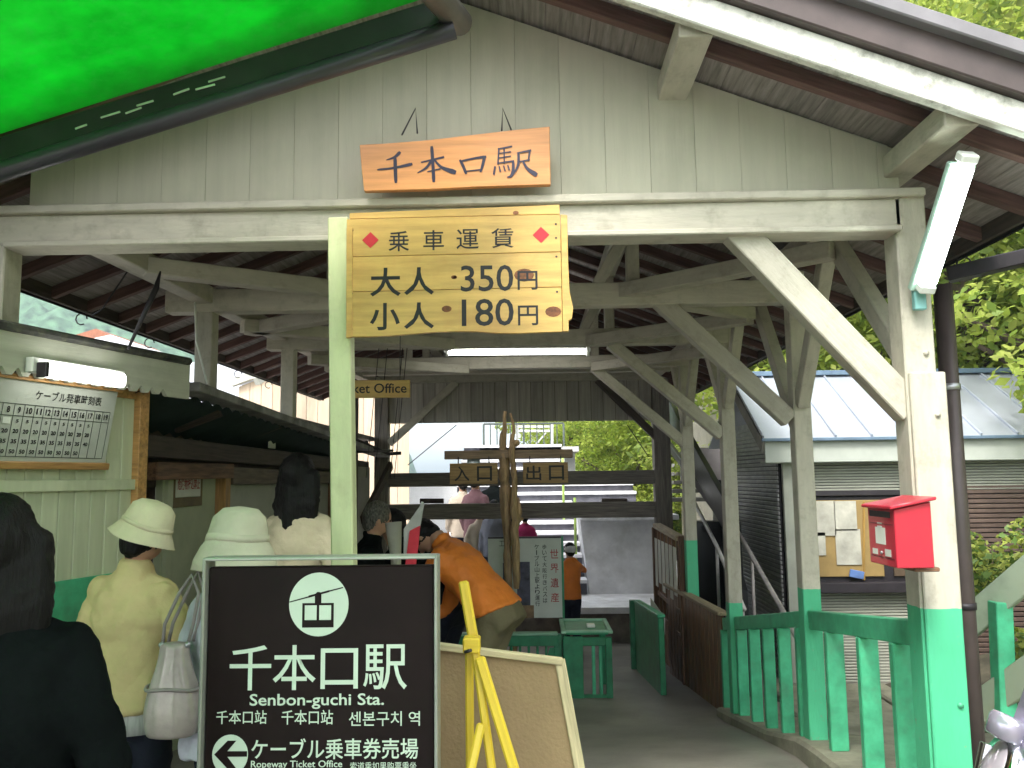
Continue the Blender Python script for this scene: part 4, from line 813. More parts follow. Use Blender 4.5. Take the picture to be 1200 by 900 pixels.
# ---------------------------------------------------------------- mailbox
mb = thing('mailbox', 'red metal letterbox mounted on the front right post', 'letterbox', (1.42, 3.2, 1.35))
MBR = M('glossy_red_paint', (.42, .016, .035), rough=.4, var=.05, bump=.02, coat=.3, rnd=0)
mz0, mz1 = 1.6 - (666 - 558) * 3.0 / F, 1.6 - (600 - 558) * 3.0 / F
W[mb] = Matrix.Translation((1.268, 3.0, mz0)); mb.matrix_basis = W[mb]; mh = mz1 - mz0
prism('body', [(0, 0), (.13, 0), (.13, mh + .028), (0, mh)], .232, MBR, mb, W[mb], .003)
prism('lid', [(-.018, mh + .001), (.145, mh + .034), (.145, mh + .046), (-.018, mh + .013)], .262, MBR, mb, W[mb] @ Matrix.Translation((0, -.016, 0)), .003)
mf = Matrix.Translation((1.2675, 3.232, mz0)) @ Matrix.Rotation(R(-90), 4, 'Z')
def mquad(n, x0, x1, z0, z1, mat, y=-.001): return prism(n, [(x0, z0), (x1, z0), (x1, z1), (x0, z1)], .001, mat, mb, mf @ Matrix.Translation((0, y, 0)))
mquad('mail_slot', .02, .2, mh - .03, mh - .008, DARKM)
for (a, b, c_, d) in ((.085, .125, mh - .055, mh - .05), (.085, .125, mh - .067, mh - .062), (.102, .108, mh - .09, mh - .067)): mquad('postal_mark', a, b, c_, d, WHITE)
mquad('white_label', .065, .15, .075, .135, PAPER); mquad('white_label', .03, .075, .035, .055, PAPER); mquad('white_label', .14, .19, .035, .06, PAPER)
mquad('flap_hinge', .03, .19, mh - .036, mh - .032, MBR, -.003); mquad('door_seam', .015, .217, .028, .0295, INK); mquad('door_seam', .015, .217, .148, .1495, INK); tube('door_lock', [mf @ Vector((.115, -.006, .045)), mf @ Vector((.115, 0, .045))], .006, STEEL, mb, 10)
box('mount_bracket', (1.42, 3.2, mz0 + .06), (.06, .05, .16), DARKM, mb); box('mount_bracket', (1.40, 3.12, mz0 - .012), (.09, .12, .015), BROWNW, mb)
# ---------------------------------------------------------------- fence, motorcycle, small things at the right edge
ff = thing('hillside_fence', 'pale green weathered fence with sloping rails climbing the bank at the right edge', 'fence', (2.6, 4.6, 0))
FP = M('pale_green_weathered', (.36, .43, .31), rough=.7, var=.15, dirt=(.2, .2, .12), dirtamt=.6, scale=6)
beam('rail', P(1118, 745, 4.9), P(1290, 600, 4.2), .05, .15, FP, ff); beam('rail', P(1118, 850, 4.9), P(1290, 730, 4.2), .05, .15, FP, ff)
beam('fence_post', P(1178, 850, 4.65), P(1172, 705, 4.65), .09, .09, GREEN, ff); beam('fence_post', P(1262, 830, 4.3), P(1258, 640, 4.3), .09, .09, GREEN, ff)
sl2 = thing('stone_slabs', 'flat pale stone slabs between the balustrade and the shutter building', 'paving', (2.1, 5.5, 0))
for i, (x, y, w_, d_) in enumerate([(2.25, 4.6, .7, .8), (2.3, 5.5, .8, .8), (2.3, 6.4, .8, .8), (3.1, 5.2, .7, 1.1), (3.1, 6.5, .7, 1.2), (2.5, 7.2, 1.0, .6)]):
    box('slab', (x, y, floor_z(y) + .03), (w_, d_, .06), CURBM, sl2, bev=.015)
mo = thing('motorcycle', 'silver and chrome front end of a parked motorcycle at the bottom right corner', 'motorcycle', P(1176, 908, 2.2))
CH = M('chrome', (.75, .76, .78), rough=.12, metal=1, var=.03, bump=0); SVP = M('silver_violet_paint', (.45, .42, .52), rough=.2, metal=.6, var=.1, coat=.5)
hc = P(1176, 908, 2.2)
def lat(name, prof, mat, loc, rot, seg=28): return lathe(name, prof, mat, mo, Matrix.Translation(loc) @ Euler(rot).to_matrix().to_4x4(), seg)
lat('headlight_shell', [(.01, -.13), (.05, -.12), (.085, -.07), (.1, 0), (.102, .02), (.095, .03)], CH, hc, (R(62), 0, R(-25)))
lat('headlight_glass', [(.09, .02), (.07, .035), (.02, .045)], M('lamp_glass', (.5, .45, .5), rough=.08, metal=.4), hc, (R(62), 0, R(-25)))
tube('handlebar', [hc + Vector((-.08, .1, .08)), hc + Vector((.05, .05, .12)), hc + Vector((.2, .0, .16)), hc + Vector((.38, -.12, .13))], .013, CH, mo, 10)
lat('speedometer', [(.01, -.03), (.04, -.025), (.045, .02), (.04, .03)], SVP, hc + Vector((.02, .0, .115)), (R(-30), 0, 0))
prism('wind_cowl', [(-.05, 0), (.03, -.03), (.12, .06), (.1, .2), (.04, .17)], .05, SVP, mo, Matrix.Translation(hc + Vector((.02, .02, .06))), .01)
for sx_ in (-.07, .07): tube('fork_leg', [hc + Vector((sx_, .02, .05)), hc + Vector((sx_, -.25, -.75))], .022, CH, mo, 10)
bmw = bmesh.new(); tube_bm(bmw, [(0, math.cos(a) * .27, math.sin(a) * .27) for a in np.linspace(0, 2 * math.pi, 33)], .045, 8, False)
put('tyre', bm_mesh(bmw, smooth=True), M('rubber', (.02, .02, .02), rough=.8), mo, Matrix.Translation(hc + Vector((0, -.28, -.78))))
lat('wheel_hub', [(.03, -.05), (.04, 0), (.03, .05)], CH, hc + Vector((0, -.28, -.78)), (0, R(90), 0)); box('front_fender', hc + Vector((0, -.26, -.47)), (.12, .34, .03), SVP, mo, .012)
lathe('fuel_tank', [(.02, -.2), (.1, -.18), (.14, 0), (.11, .17), (.02, .2)], SVP, mo, Matrix.Translation(hc + Vector((.1, .45, -.1))) @ Matrix.Rotation(R(90), 4, 'X'), 20)
box('seat', hc + Vector((.15, .95, -.18)), (.24, .6, .08), M('seat_vinyl', (.02, .02, .02)), mo, .03); box('engine_block', hc + Vector((.1, .5, -.5)), (.25, .4, .3), STEEL, mo, .03)
bmw = bmesh.new(); tube_bm(bmw, [(0, math.cos(a) * .27, math.sin(a) * .27) for a in np.linspace(0, 2 * math.pi, 33)], .05, 8, False)
put('tyre', bm_mesh(bmw, smooth=True), MC['rubber'], mo, Matrix.Translation(hc + Vector((.15, 1.15, -.78))))
mo.rotation_euler = (0, 0, R(-80))
# ---------------------------------------------------------------- people
SKIN = M('skin', (.48, .27, .18), rough=.5, var=.08, bump=.05, rnd=.05, spec=.3)
HAIRB = M('black_hair', (.007, .006, .006), rough=.55, spec=.2, var=.3, scale=6, stretch=(30, 30, 2), bump=.5, rnd=0)
HAIRG = M('grey_hair', (.13, .12, .10), rough=.6, var=.5, scale=14, stretch=(8, 8, 3), bump=.6, rnd=0)
def cloth(name, col, **k):
    d = dict(rough=.85, var=.1, scale=5, bump=.8, bdist=.035, bscale=6, rnd=0, spec=.2); d.update(k); return M(name, col, **d)
def ball(bm, c, r, sub=2, rot=None):
    if not hasattr(r, '__len__'): r = (r, r, r)
    m = Matrix.Translation(c) @ (rot or Matrix()) @ Matrix.Diagonal((*r, 1)); bmesh.ops.create_icosphere(bm, subdivisions=sub, radius=1, matrix=m)
def chain(bm, pts, rs, seg=12):
    tube_bm(bm, pts, list(rs), seg)
    for p, r in zip(pts, rs): ball(bm, p, r)
def loft(bm, rings, seg=20):
    """rings: (centre, side axis, front axis, rx, ry)"""
    L = []
    for c, xa, ya, rx, ry in rings:
        L.append([bm.verts.new(Vector(c) + xa * (math.copysign(abs(math.cos(a)) ** .85, math.cos(a)) * rx) + ya * (math.sin(a) * ry)) for a in [2 * math.pi * k / seg for k in range(seg)]])
    for a, b in zip(L, L[1:]):
        for k in range(seg): bm.faces.new((a[k], a[(k + 1) % seg], b[(k + 1) % seg], b[k]))
    bm.faces.new(L[0][::-1]); bm.faces.new(L[-1])
CT = {}
def skin_part(name, bm, mat, parent, voxel=.012, smooth=4, disp=0, dsc=.12, label=None):
    bmesh.ops.recalc_face_normals(bm, faces=bm.faces[:])
    o = put(name, bm_mesh(bm, smooth=True), mat, parent, W[parent])
    m = o.modifiers.new('join', 'REMESH'); m.mode = 'VOXEL'; m.voxel_size = voxel; m.use_smooth_shade = True
    if smooth: m = o.modifiers.new('soft', 'SMOOTH'); m.iterations = smooth; m.factor = .6
    if disp:
        k = round(dsc, 3)
        if k not in CT: CT[k] = bpy.data.textures.new('cloth_folds', 'CLOUDS'); CT[k].noise_scale = dsc; CT[k].noise_depth = 3; CT[k].noise_type = 'HARD_NOISE'
        m = o.modifiers.new('folds', 'DISPLACE'); m.texture = CT[k]; m.strength = disp; m.texture_coords = 'GLOBAL'; m.mid_level = .3
    if disp and voxel < .013 and name == 'jacket':
        if 'mar' not in CT: CT['mar'] = bpy.data.textures.new('cloth_creases', 'MARBLE'); CT['mar'].noise_scale = .16; CT['mar'].turbulence = 9; CT['mar'].marble_type = 'SHARP'
        m = o.modifiers.new('creases', 'DISPLACE'); m.texture = CT['mar']; m.strength = disp * .8; m.texture_coords = 'LOCAL'; m.mid_level = .25
    if label: o['label'] = label
    return o
def hand(bm, wrist, d, pn, s=1):
    """palm along d, back of the hand towards pn; five fingers"""
    d = Vector(d).normalized(); pn = Vector(pn); pn = (pn - d * pn.dot(d)).normalized(); sd = d.cross(pn)
    ball(bm, wrist + d * .045 * s, (.03 * s, .045 * s, .014 * s), 2, Matrix((sd, d, pn)).transposed().to_4x4())
    for i, (o, l) in enumerate(((-.027, .062), (-.009, .072), (.009, .068), (.026, .052))):
        b = wrist + d * .082 * s + sd * o * s; k1 = b + d * l * .5 * s - pn * .008 * s; k2 = k1 + d * l * .38 * s - pn * .022 * s
        chain(bm, [b - d * .012, k1, k2], [.0095 * s, .0085 * s, .0075 * s], 8)
    t0 = wrist + d * .025 * s - sd * .022 * s; chain(bm, [t0, t0 - sd * .03 * s + d * .025 * s, t0 - sd * .036 * s + d * .055 * s - pn * .01 * s], [.013 * s, .011 * s, .009 * s], 8)
def person(label, loc, yaw, H, top, bottom, hair, lean=0, arms=None, headp=0, heady=0, hairlen=0, hem=-.1, wide=1, flare=0, hat=None, fine=True, group=None, headroll=0, shoes=None, sit=0, disp=.013):
    t = thing('person', label, 'person', loc, rz=yaw, group=group); s = H / 1.6; V = Vector
    x = V((1, 0, 0)); d = V((0, math.sin(lean), math.cos(lean))); f = V((0, math.cos(lean), -math.sin(lean)))
    hip = V((0, -.12 * math.sin(lean) * s, .84 * s)); sh = hip + d * .50 * s; nk = hip + d * .555 * s
    hp_ = lean * .6 + headp; dh = V((math.sin(headroll), math.sin(hp_), math.cos(hp_))).normalized(); hc_ = nk + dh * .135 * s
    fh = V((-math.sin(heady), math.cos(hp_) * math.cos(heady), -math.sin(hp_))).normalized(); xh = fh.cross(dh).normalized(); fh = dh.cross(xh)
    HR = Matrix((xh, fh, dh)).transposed().to_4x4()
    bm = bmesh.new()
    loft(bm, [(hip + d * tt_ * s, x, f, rx * s * wide, ry * s) for tt_, rx, ry in ((-.08, .14, .10), (.1, .13, .095), (.25, .13, .095), (.4, .15, .1), (.49, .12, .07), (.55, .055, .05), (.62, .05, .05))])
    ball(bm, hc_, (.074 * s, .092 * s, .112 * s), 3, HR); ball(bm, hc_ + fh * .03 * s - dh * .055 * s, (.05 * s, .055 * s, .05 * s), 2, HR)
    ball(bm, hc_ + fh * .093 * s - dh * .015 * s, (.012 * s, .02 * s, .022 * s), 2, HR)
    for sg in (-1, 1): ball(bm, hc_ + xh * .075 * s * sg - dh * .01 * s, (.010 * s, .018 * s, .03 * s), 2, HR)
    ball(bm, hc_ + fh * .080 * s - dh * .06 * s, (.024 * s, .012 * s, .009 * s), 2, HR)
    A = arms or {}; arm = {}
    for sg, key in ((-1, 'L'), (1, 'R')):
        S0 = sh + x * (.138 * s * wide * sg) - d * .055 * s
        el, hd = A.get(key, ((.22 * sg, -.03, 1.08), (.21 * sg, .06, .84))); el = V(el) * s; hd = V(hd) * s
        arm[key] = (S0, el, hd); chain(bm, [S0, el, hd], [.045 * s, .036 * s, .026 * s]); hand(bm, hd, hd - el, V((sg, -.3, .2)), s)
    for sg in (-1, 1):
        a = hip + x * .08 * s * sg; k = V((.085 * s * sg, .03 * s, .46 * s)); an_ = V((.09 * s * sg, -.02 * s, .09 * s)); chain(bm, [a, k, an_], [.08 * s, .055 * s, .04 * s]); ball(bm, an_ + V((0, .05 * s, -.05 * s)), (.04 * s, .11 * s, .035 * s))
    skin_part('body', bm, SKIN, t, .009 if fine else .02, 2)
    for sg in (-1, 1):   # eyes
        bm = bmesh.new(); ball(bm, hc_ + fh * .083 * s + xh * .03 * s * sg + dh * .005 * s, .008 * s); put('eye', bm_mesh(bm, smooth=True), INK, t, W[t])
    # trousers
    bm = bmesh.new(); loft(bm, [(hip + d * q * s, x, f, rx * s * wide, ry * s) for q, rx, ry in ((-.14, .14, .11), (-.04, .165, .13), (.06, .155, .12), (.12, .14, .11))])
    for sg in (-1, 1):
        a = hip + x * .082 * s * sg - V((0, 0, .04 * s)); k = V((.088 * s * sg, .03 * s, .46 * s)); an_ = V((.092 * s * sg, -.02 * s, .10 * s)); chain(bm, [a, k, an_], [.1 * s, .078 * s, .066 * s])
    skin_part('trousers', bm, bottom, t, .014 if fine else .022, 3, disp * .8, .13)
    bm = bmesh.new()
    for sg in (-1, 1): ball(bm, V((.092 * s * sg, .04 * s, .045 * s)), (.048 * s, .125 * s, .045 * s), 2)
    put('shoes', bm_mesh(bm, smooth=True), shoes or INK, t, W[t])
    # upper garment
    bm = bmesh.new(); dn_ = -V((0, 0, 1)); hm = hip + d * 0 + (dn_ * abs(hem) * s if hem < 0 else d * hem * s)
    rg = [(hm, x, (f + V((0, 1, 0))).normalized(), (.185 + flare) * s * wide, (.145 + flare * .7) * s), (hip + d * .04 * s, x, f, (.168 + flare * .4) * s * wide, .132 * s), (hip + d * .2 * s, x, f, .158 * s * wide, .122 * s), (hip + d * .34 * s, x, f, .178 * s * wide, .128 * s), (hip + d * .43 * s, x, f, .178 * s * wide, .112 * s), (hip + d * .475 * s, x, f, .155 * s * wide, .092 * s), (hip + d * .51 * s, x, f, .11 * s * wide, .075 * s), (hip + d * .54 * s, x, f, .07 * s, .062 * s), (hip + d * .58 * s, x, f, .068 * s, .068 * s)]
    loft(bm, rg, 28)
    for key in 'LR': S0, el, hd = arm[key]; chain(bm, [S0, el, el.lerp(hd, .88)], [.064 * s, .056 * s, .047 * s], 14)
    skin_part('jacket', bm, top, t, .011 if fine else .02, 5, disp, .13)
    # hair
    bm = bmesh.new(); ball(bm, hc_ - fh * .014 * s + dh * .018 * s, (.087 * s, .098 * s, .108 * s), 3, HR)
    if hairlen > 0:
        b0 = hc_ - fh * .05 * s; sidew = .078 * s; n_ = 9
        for j in range(n_):
            o_ = (j - (n_ - 1) / 2) / ((n_ - 1) / 2); p0 = b0 + xh * sidew * o_ * 1.05 + fh * .05 * s * abs(o_); L_ = hairlen * (1 - .18 * abs(o_)) * random.uniform(.92, 1.05)
            chain(bm, [p0, p0 - dh * L_ * .5 * s - fh * .02 * s + xh * o_ * .015 * s, p0 - dh * L_ * s - fh * (.035 - .02 * abs(o_)) * s + xh * o_ * .02 * s], [.044 * s, .042 * s, .02 * s], 8)
    else: ball(bm, hc_ - fh * .045 * s - dh * .045 * s, (.07 * s, .055 * s, .06 * s), 2, HR)
    skin_part('hair', bm, hair, t, .010 if fine else .016, 2, .012, .03)
    if hat:
        mm = W[t] @ Matrix.Translation(hc_ + dh * .035 * s - fh * .008 * s) @ HR @ Matrix.Rotation(-.1, 4, 'X')
        if hat[1] == 'bucket': prof = [(.012, .12), (.062, .112), (.092, .085), (.104, .03), (.11, .0), (.122, -.018), (.142, -.05), (.145, -.054), (.138, -.052), (.115, -.024), (.104, -.004), (.09, .07), (.05, .1), (.01, .108)]
        else: prof = [(.012, .135), (.07, .125), (.105, .09), (.118, .03), (.125, -.01), (.14, -.03), (.165, -.09), (.17, -.13), (.166, -.132), (.158, -.095), (.132, -.04), (.112, -.01), (.1, .07), (.05, .11), (.01, .12)]
        h_ = lathe('hat', [(r * s, z * s) for r, z in prof], hat[0], t, mm, 32, .035)
        bn = lathe('hat_band', [(.1125 * s, .004 * s), (.109 * s, .022 * s), (.105 * s, .022 * s), (.108 * s, .004 * s)] if hat[1] == 'bucket' else [(.128 * s, -.008 * s), (.123 * s, .02 * s), (.118 * s, .02 * s), (.122 * s, -.008 * s)], hat[0], h_, mm, 32, .035)
    return t, s, arm
def at(px, Y): return (px - 622) * Y / F
YJ = cloth('yellow_cream_jacket', (.60, .52, .25), disp=0) if False else cloth('yellow_cream_jacket', (.62, .50, .25))
NAVY = cloth('navy_trousers', (.012, .014, .025)); BLK = cloth('black_coat_cloth', (.006, .008, .008), spec=.05, var=.2)
LB = cloth('pale_blue_shirt', (.50, .50, .56), scale=14, var=.12); CRM = cloth('cream_blouse', (.55, .48, .34)); ORG = cloth('orange_jacket_cloth', (.75, .22, .035), rough=.55)
KHA = cloth('khaki_trousers', (.16, .14, .08)); HATM = cloth('cream_hat_cloth', (.66, .60, .40), bscale=60, bump=.15); HATW = cloth('white_hat_cloth', (.60, .57, .43), bscale=60, bump=.15)
p1, s_, _ = person('person in black seen from behind with long black hair at the left edge', (at(12, 1.75) - .03, 1.75, .1), R(8), 1.435, BLK, BLK, HAIRB, hairlen=.32, hem=-.30, wide=1.2, flare=.05, arms={'L': ((-.3, -.02, 1.08), (-.28, .1, .85)), 'R': ((.27, -.03, 1.05), (.26, .08, .82))}, disp=.012)
p2, s_, a2 = person('person in yellow jacket and cream bucket hat seen from behind, looking right', (at(160, 3.1), 3.1, .1), R(-4), 1.37, YJ, NAVY, HAIRB, hat=(HATM, 'bucket'), hem=-.02, heady=R(-35), headroll=.3, wide=.9, arms={'L': ((-.22, -.0, 1.06), (-.2, .14, .86)), 'R': ((.24, .02, 1.06), (.15, .22, .92))}, disp=.022)
bm = bmesh.new(); s_ = 1.37 / 1.6; loft(bm, [((0, 0, z * s_), Vector((1, 0, 0)), Vector((0, 1, 0)), r * s_, r * .8 * s_) for z, r in ((.73, .178), (.79, .17), (.84, .16), (.87, .15))], 40)
for v_ in bm.verts:
    v_.co *= 1.0; a = math.atan2(v_.co.y, v_.co.x); k = 1 + .03 * math.sin(a * 20); v_.co.x *= k; v_.co.y *= k
put('striped_blouse_hem', bm_mesh(bm, smooth=True), M('grey_white_stripe', (.5, .5, .48), scale=40, stretch=(1, 1, .05), var=.3), p2, W[p2])
p3, s3_, a3 = person('person in pale blue shirt and white floppy hat, half behind the brown station board', (at(280, 2.9), 2.9, .1), R(-14), 1.33, LB, NAVY, HAIRB, hat=(HATW, 'floppy'), hem=-.12, flare=.045, wide=.98, heady=R(-10), arms={'L': ((-.225, .0, 1.05), (-.24, .16, .98)), 'R': ((.2, 0, 1.06), (.15, .2, .95))}, disp=.02)
p4, _, _ = person('person in cream jacket with long black hair standing beyond the two hats', (at(349, 4.2), 4.2, .1), R(-12), 1.585, CRM, NAVY, HAIRB, wide=.88, hairlen=.34, hem=-.1, heady=R(-12))
p5, _, _ = person('grey haired person in dark clothes facing right near the annex wall', (at(418, 5.2), 5.2, 0), R(-75), 1.44, BLK, NAVY, HAIRG, lean=R(14), hem=-.1, headp=R(6))
p6, _, _ = person('dark haired person in black bending down beside the orange staff jacket', (at(512, 5.7), 5.7, -.05), R(60), 1.62, BLK, NAVY, HAIRB, lean=R(52), hem=-.1, headp=R(-10), arms={'L': ((-.2, .42, .82), (-.16, .55, .72)), 'R': ((.2, .42, .82), (.16, .55, .72))})
p7, _, a7 = person('staff person in orange jacket and khaki trousers bending forward to the left', (at(566, 5.2), 5.2, -.02), R(68), 1.58, ORG, KHA, HAIRB, lean=R(44), hem=.0, headp=R(48), wide=1.12, arms={'L': ((-.2, .4, .86), (-.12, .52, .78)), 'R': ((.2, .36, .80), (.1, .50, .74))}, disp=.012)
p8, _, _ = person('staff person in orange jacket with white cap standing by the outdoor steps', (at(664, 10.15), 10.15, -.45), R(20), 1.24, ORG, NAVY, HAIRB, hem=-.05, arms={'R': ((.28, .1, 1.2), (.12, .2, 1.38)), 'L': ((-.22, 0, 1.05), (-.1, .2, .95))}, fine=False)
WC = M('white_cap', (.7, .7, .7)); bm = bmesh.new(); ball(bm, (0.0, -.02, 1.20), (.07, .08, .06)); put('cap', bm_mesh(bm, smooth=True), WC, p8, W[p8])
MAU = cloth('mauve_top', (.17, .09, .10)); BEI = cloth('beige_coat', (.45, .38, .3)); GRY = cloth('grey_jacket', (.2, .21, .25)); MAG = cloth('magenta_top', (.3, .02, .09))
gx = 'visitors waiting on the platform beyond the hall'
for lab, px, Y, z, yaw, H, tp, hr_ in (('visitor in long beige coat on the platform beyond the rails', 541, 12.6, -.02, 20, 1.62, BEI, HAIRB), ('visitor in mauve top on the platform beyond the rails', 556, 12.0, -.02, -30, 1.66, MAU, HAIRB),
        ('visitor in black top on the platform left of the trunk', 578, 12.4, .0, 10, 1.7, BLK, HAIRB), ('visitor in grey jacket with dark hair seen under the lower rail', 577, 11.0, -.02, 160, 1.30, GRY, HAIRB), ('visitor with dark hair and pale mauve shirt under the lower rail', 560, 11.2, -.02, 200, 1.22, BEI, HAIRB), ('visitor in magenta seen at the right of the trunk', 613, 11.5, .0, 0, 1.12, MAG, HAIRB)):
    person(lab, (at(px, Y), Y, z), R(yaw), H, tp, NAVY, hr_, fine=False, group=gx)
# handbag
LEA = M('pearl_grey_leather', (.42, .36, .33), rough=.3, var=.15, scale=10, bump=.4, bscale=16, rnd=0, metal=.15)
hbg = thing('handbag', 'crumpled pearl grey handbag hanging from the arm of the person in pale blue', 'handbag', P(203, 805, 2.8))
bm = bmesh.new(); X_, Y_ = Vector((1, 0, 0)), Vector((0, 1, 0))
loft(bm, [((0, 0, z), X_, Y_, rx, ry) for z, rx, ry in ((-.155, .07, .05), (-.145, .088, .062), (-.08, .098, .066), (-.01, .085, .055), (.06, .058, .04), (.12, .045, .03), (.145, .05, .028))], 28)
for v_ in bm.verts:
    a = math.atan2(v_.co.y, v_.co.x); k = 1 + .05 * math.sin(a * 9 + v_.co.z * 8); v_.co.x *= k; v_.co.y *= k
bmesh.ops.recalc_face_normals(bm, faces=bm.faces[:]); o = put('bag_body', bm_mesh(bm, smooth=True), LEA, hbg, W[hbg]); o.modifiers.new('s', 'SUBSURF').levels = 1; o.modifiers['s'].render_levels = 2
tube('bag_band', [(.088 * math.cos(a), .057 * math.sin(a), .0 + .004 * math.sin(3 * a)) for a in np.linspace(0, 2 * math.pi, 25)], .006, M('grey_strap', (.3, .27, .25), rough=.4), hbg, 8, True)
tube('handle', [(-.04, .0, .13), (-.035, 0, .2), (.01, 0, .3), (.05, 0, .36), (.075, 0, .3), (.06, 0, .2), (.045, 0, .14)], .006, MC['grey_strap'], hbg, 8, True)
tube('handle', [(-.035, .03, .13), (-.02, .03, .2), (.03, .03, .31), (.06, .03, .37), (.08, .03, .3), (.065, .03, .2), (.05, .03, .14)], .006, MC['grey_strap'], hbg, 8, True)
for xx in (-.04, .046): bm = bmesh.new(); ball(bm, (xx, -.005, .135), .011); put('ring', bm_mesh(bm, smooth=True), STEEL, hbg, W[hbg])
# folded red and white flag
fl = thing('folded_flag', 'folded white and red pennant standing upright behind the brown station board', 'flag', P(482, 640, 4.6))
def fp(px, py, dy=0): return P(px, py, 4.6 + dy)
def tri(n, pts, m):
    bm = bmesh.new(); a = [bm.verts.new(p - W[fl].translation) for p in pts]; b = [bm.verts.new(p - W[fl].translation + Vector((0, .02, 0))) for p in pts]; bm.faces.new(a); bm.faces.new(b[::-1])
    for i in range(len(a)): bm.faces.new((a[i], b[i], b[(i + 1) % len(a)], a[(i + 1) % len(a)]))
    bmesh.ops.recalc_face_normals(bm, faces=bm.faces[:]); put(n, bm_mesh(bm), m, fl, Matrix.Translation(W[fl].translation))
tri('white_cloth', [fp(494, 590), fp(497, 590), fp(492, 618), fp(484, 650), fp(473, 652), fp(473, 620)], cloth('flag_white', (.45, .45, .42))); tri('red_cloth', [fp(492, 616, -.01), fp(490, 640, -.01), fp(482, 700, -.01), fp(470, 700, -.01), fp(480, 622, -.01)], cloth('flag_red', (.6, .05, .07)))
tube('stick', [fp(495, 588, .02), fp(470, 700, .02), Vector((fp(460, 700).x, 4.66, .05))], .008, WHITE, fl, 6)
pb_ = tag(tube('white_roll', [P(461, 612, 4.9), P(464, 655, 4.9), P(465, 700, 4.9)], [.05, .03, .03], cloth('roll_white', (.45, .44, .38))), 'pale paper roll standing between the grey haired person and the flag', 'roll')
# ---------------------------------------------------------------- foliage
def leaf_mesh(name, clusters, n, size, seed=0, flat=.5, mats=None):
    rg = np.random.default_rng(seed); C_ = np.array([c[:3] for c in clusters]); Rr = np.array([c[3] for c in clusters]); vol = Rr ** 2; idx = rg.choice(len(clusters), n, p=vol / vol.sum())
    d = rg.normal(size=(n, 3)); d /= np.linalg.norm(d, axis=1)[:, None]; rad = Rr[idx] * rg.uniform(.25, 1, n) ** .45
    c = C_[idx] + d * rad[:, None] * np.array([1, 1, flat + .2])
    nrm = d * .5 + rg.normal(size=(n, 3)) * .55 + np.array([0, 0, .5]); nrm /= np.linalg.norm(nrm, axis=1)[:, None]
    a = np.cross(nrm, rg.normal(size=(n, 3))); a /= np.linalg.norm(a, axis=1)[:, None]; b = np.cross(nrm, a); sz_ = size * rg.uniform(.55, 1.3, n)[:, None]
    v = np.stack([c - a * sz_, c - b * sz_ * .55 + nrm * sz_ * .1, c + a * sz_, c + b * sz_ * .55 + nrm * sz_ * .1], 1).reshape(-1, 3)
    me = bpy.data.meshes.new(name); me.vertices.add(4 * n); me.vertices.foreach_set('co', v.ravel()); me.loops.add(4 * n); me.loops.foreach_set('vertex_index', np.arange(4 * n)); me.polygons.add(n)
    me.polygons.foreach_set('loop_start', np.arange(0, 4 * n, 4)); me.update(calc_edges=True)
    for m in mats or []: me.materials.append(m)
    if mats and len(mats) > 1: me.polygons.foreach_set('material_index', rg.choice(len(mats), n))
    return me
def leafm(n, c, tr=.5): return M(n, c, rough=.55, var=.3, scale=1.5, bump=0, trans=tr, rnd=.15)
L1 = leafm('fresh_maple_leaf', (.42, .52, .09), .65); L2 = leafm('lime_leaf', (.55, .62, .14), .65); L3 = leafm('deep_leaf', (.26, .37, .07), .55); L4 = leafm('shrub_leaf', (.14, .24, .05), .4)
TRK = M('tree_bark', (.12, .09, .065), rough=.9, var=.35, scale=5, stretch=(6, 6, 1), bump=1)
def crown_clusters(r, n, seed, h=1.0):
    rg = random.Random(seed); return [(rg.uniform(-r, r) * .8, rg.uniform(-r, r) * .8, rg.uniform(-.55, .6) * r * h, r * rg.uniform(.16, .36)) for _ in range(n)]
crowns = [leaf_mesh('crown', crown_clusters(3.4, 60, k), 30000, .07, k, .35, [L1, L2, L1, L3] if k % 2 == 0 else [L1, L2]) for k in range(3)]
def tree(x, y, zb, h, sc_, k, label, group=None):
    t = thing('broadleaf_tree', label, 'tree', (x, y, zb), group=group); rg = random.Random(k * 7 + int(x * 3)); top = Vector((x + rg.uniform(-.5, .5), y, zb + h)); 
    tube('trunk', [Vector((x, y, zb - .3)), Vector((x + .15, y, zb + h * .4)), Vector((x - .1, y, zb + h * .75)), top], [.24 * sc_, .18 * sc_, .13 * sc_, .05], TRK, t, 10)
    for i in range(6):
        a = rg.uniform(0, 6.28); z_ = zb + h * rg.uniform(.45, .8); L_ = 2.3 * sc_ * rg.uniform(.6, 1.1)
        tube('limb', [Vector((x, y, z_)), Vector((x + math.cos(a) * L_ * .5, y + math.sin(a) * L_ * .5, z_ + .5)), Vector((x + math.cos(a) * L_, y + math.sin(a) * L_, z_ + 1.0))], [.09 * sc_, .06 * sc_, .02], TRK, t, 7)
    o = bpy.data.objects.new('crown', crowns[k % 3]); COL.objects.link(o); o.parent = t; o.matrix_basis = Matrix.Translation((0, 0, h * .9)) @ Matrix.Rotation(rg.uniform(0, 6), 4, 'Z') @ Matrix.Diagonal((sc_, sc_, sc_ * .9, 1)); W[o] = W[t] @ o.matrix_basis
    return t
def hz(x, y): return floor_z(y) - .15 + min(60, (x - 5.2) * .6 + max(0, y - 14) * .3 * min(1, (x - 5.2) / 5)) if x > 5.2 else -.45
TG = 'fresh green trees crowding the slope beyond the shutter building'
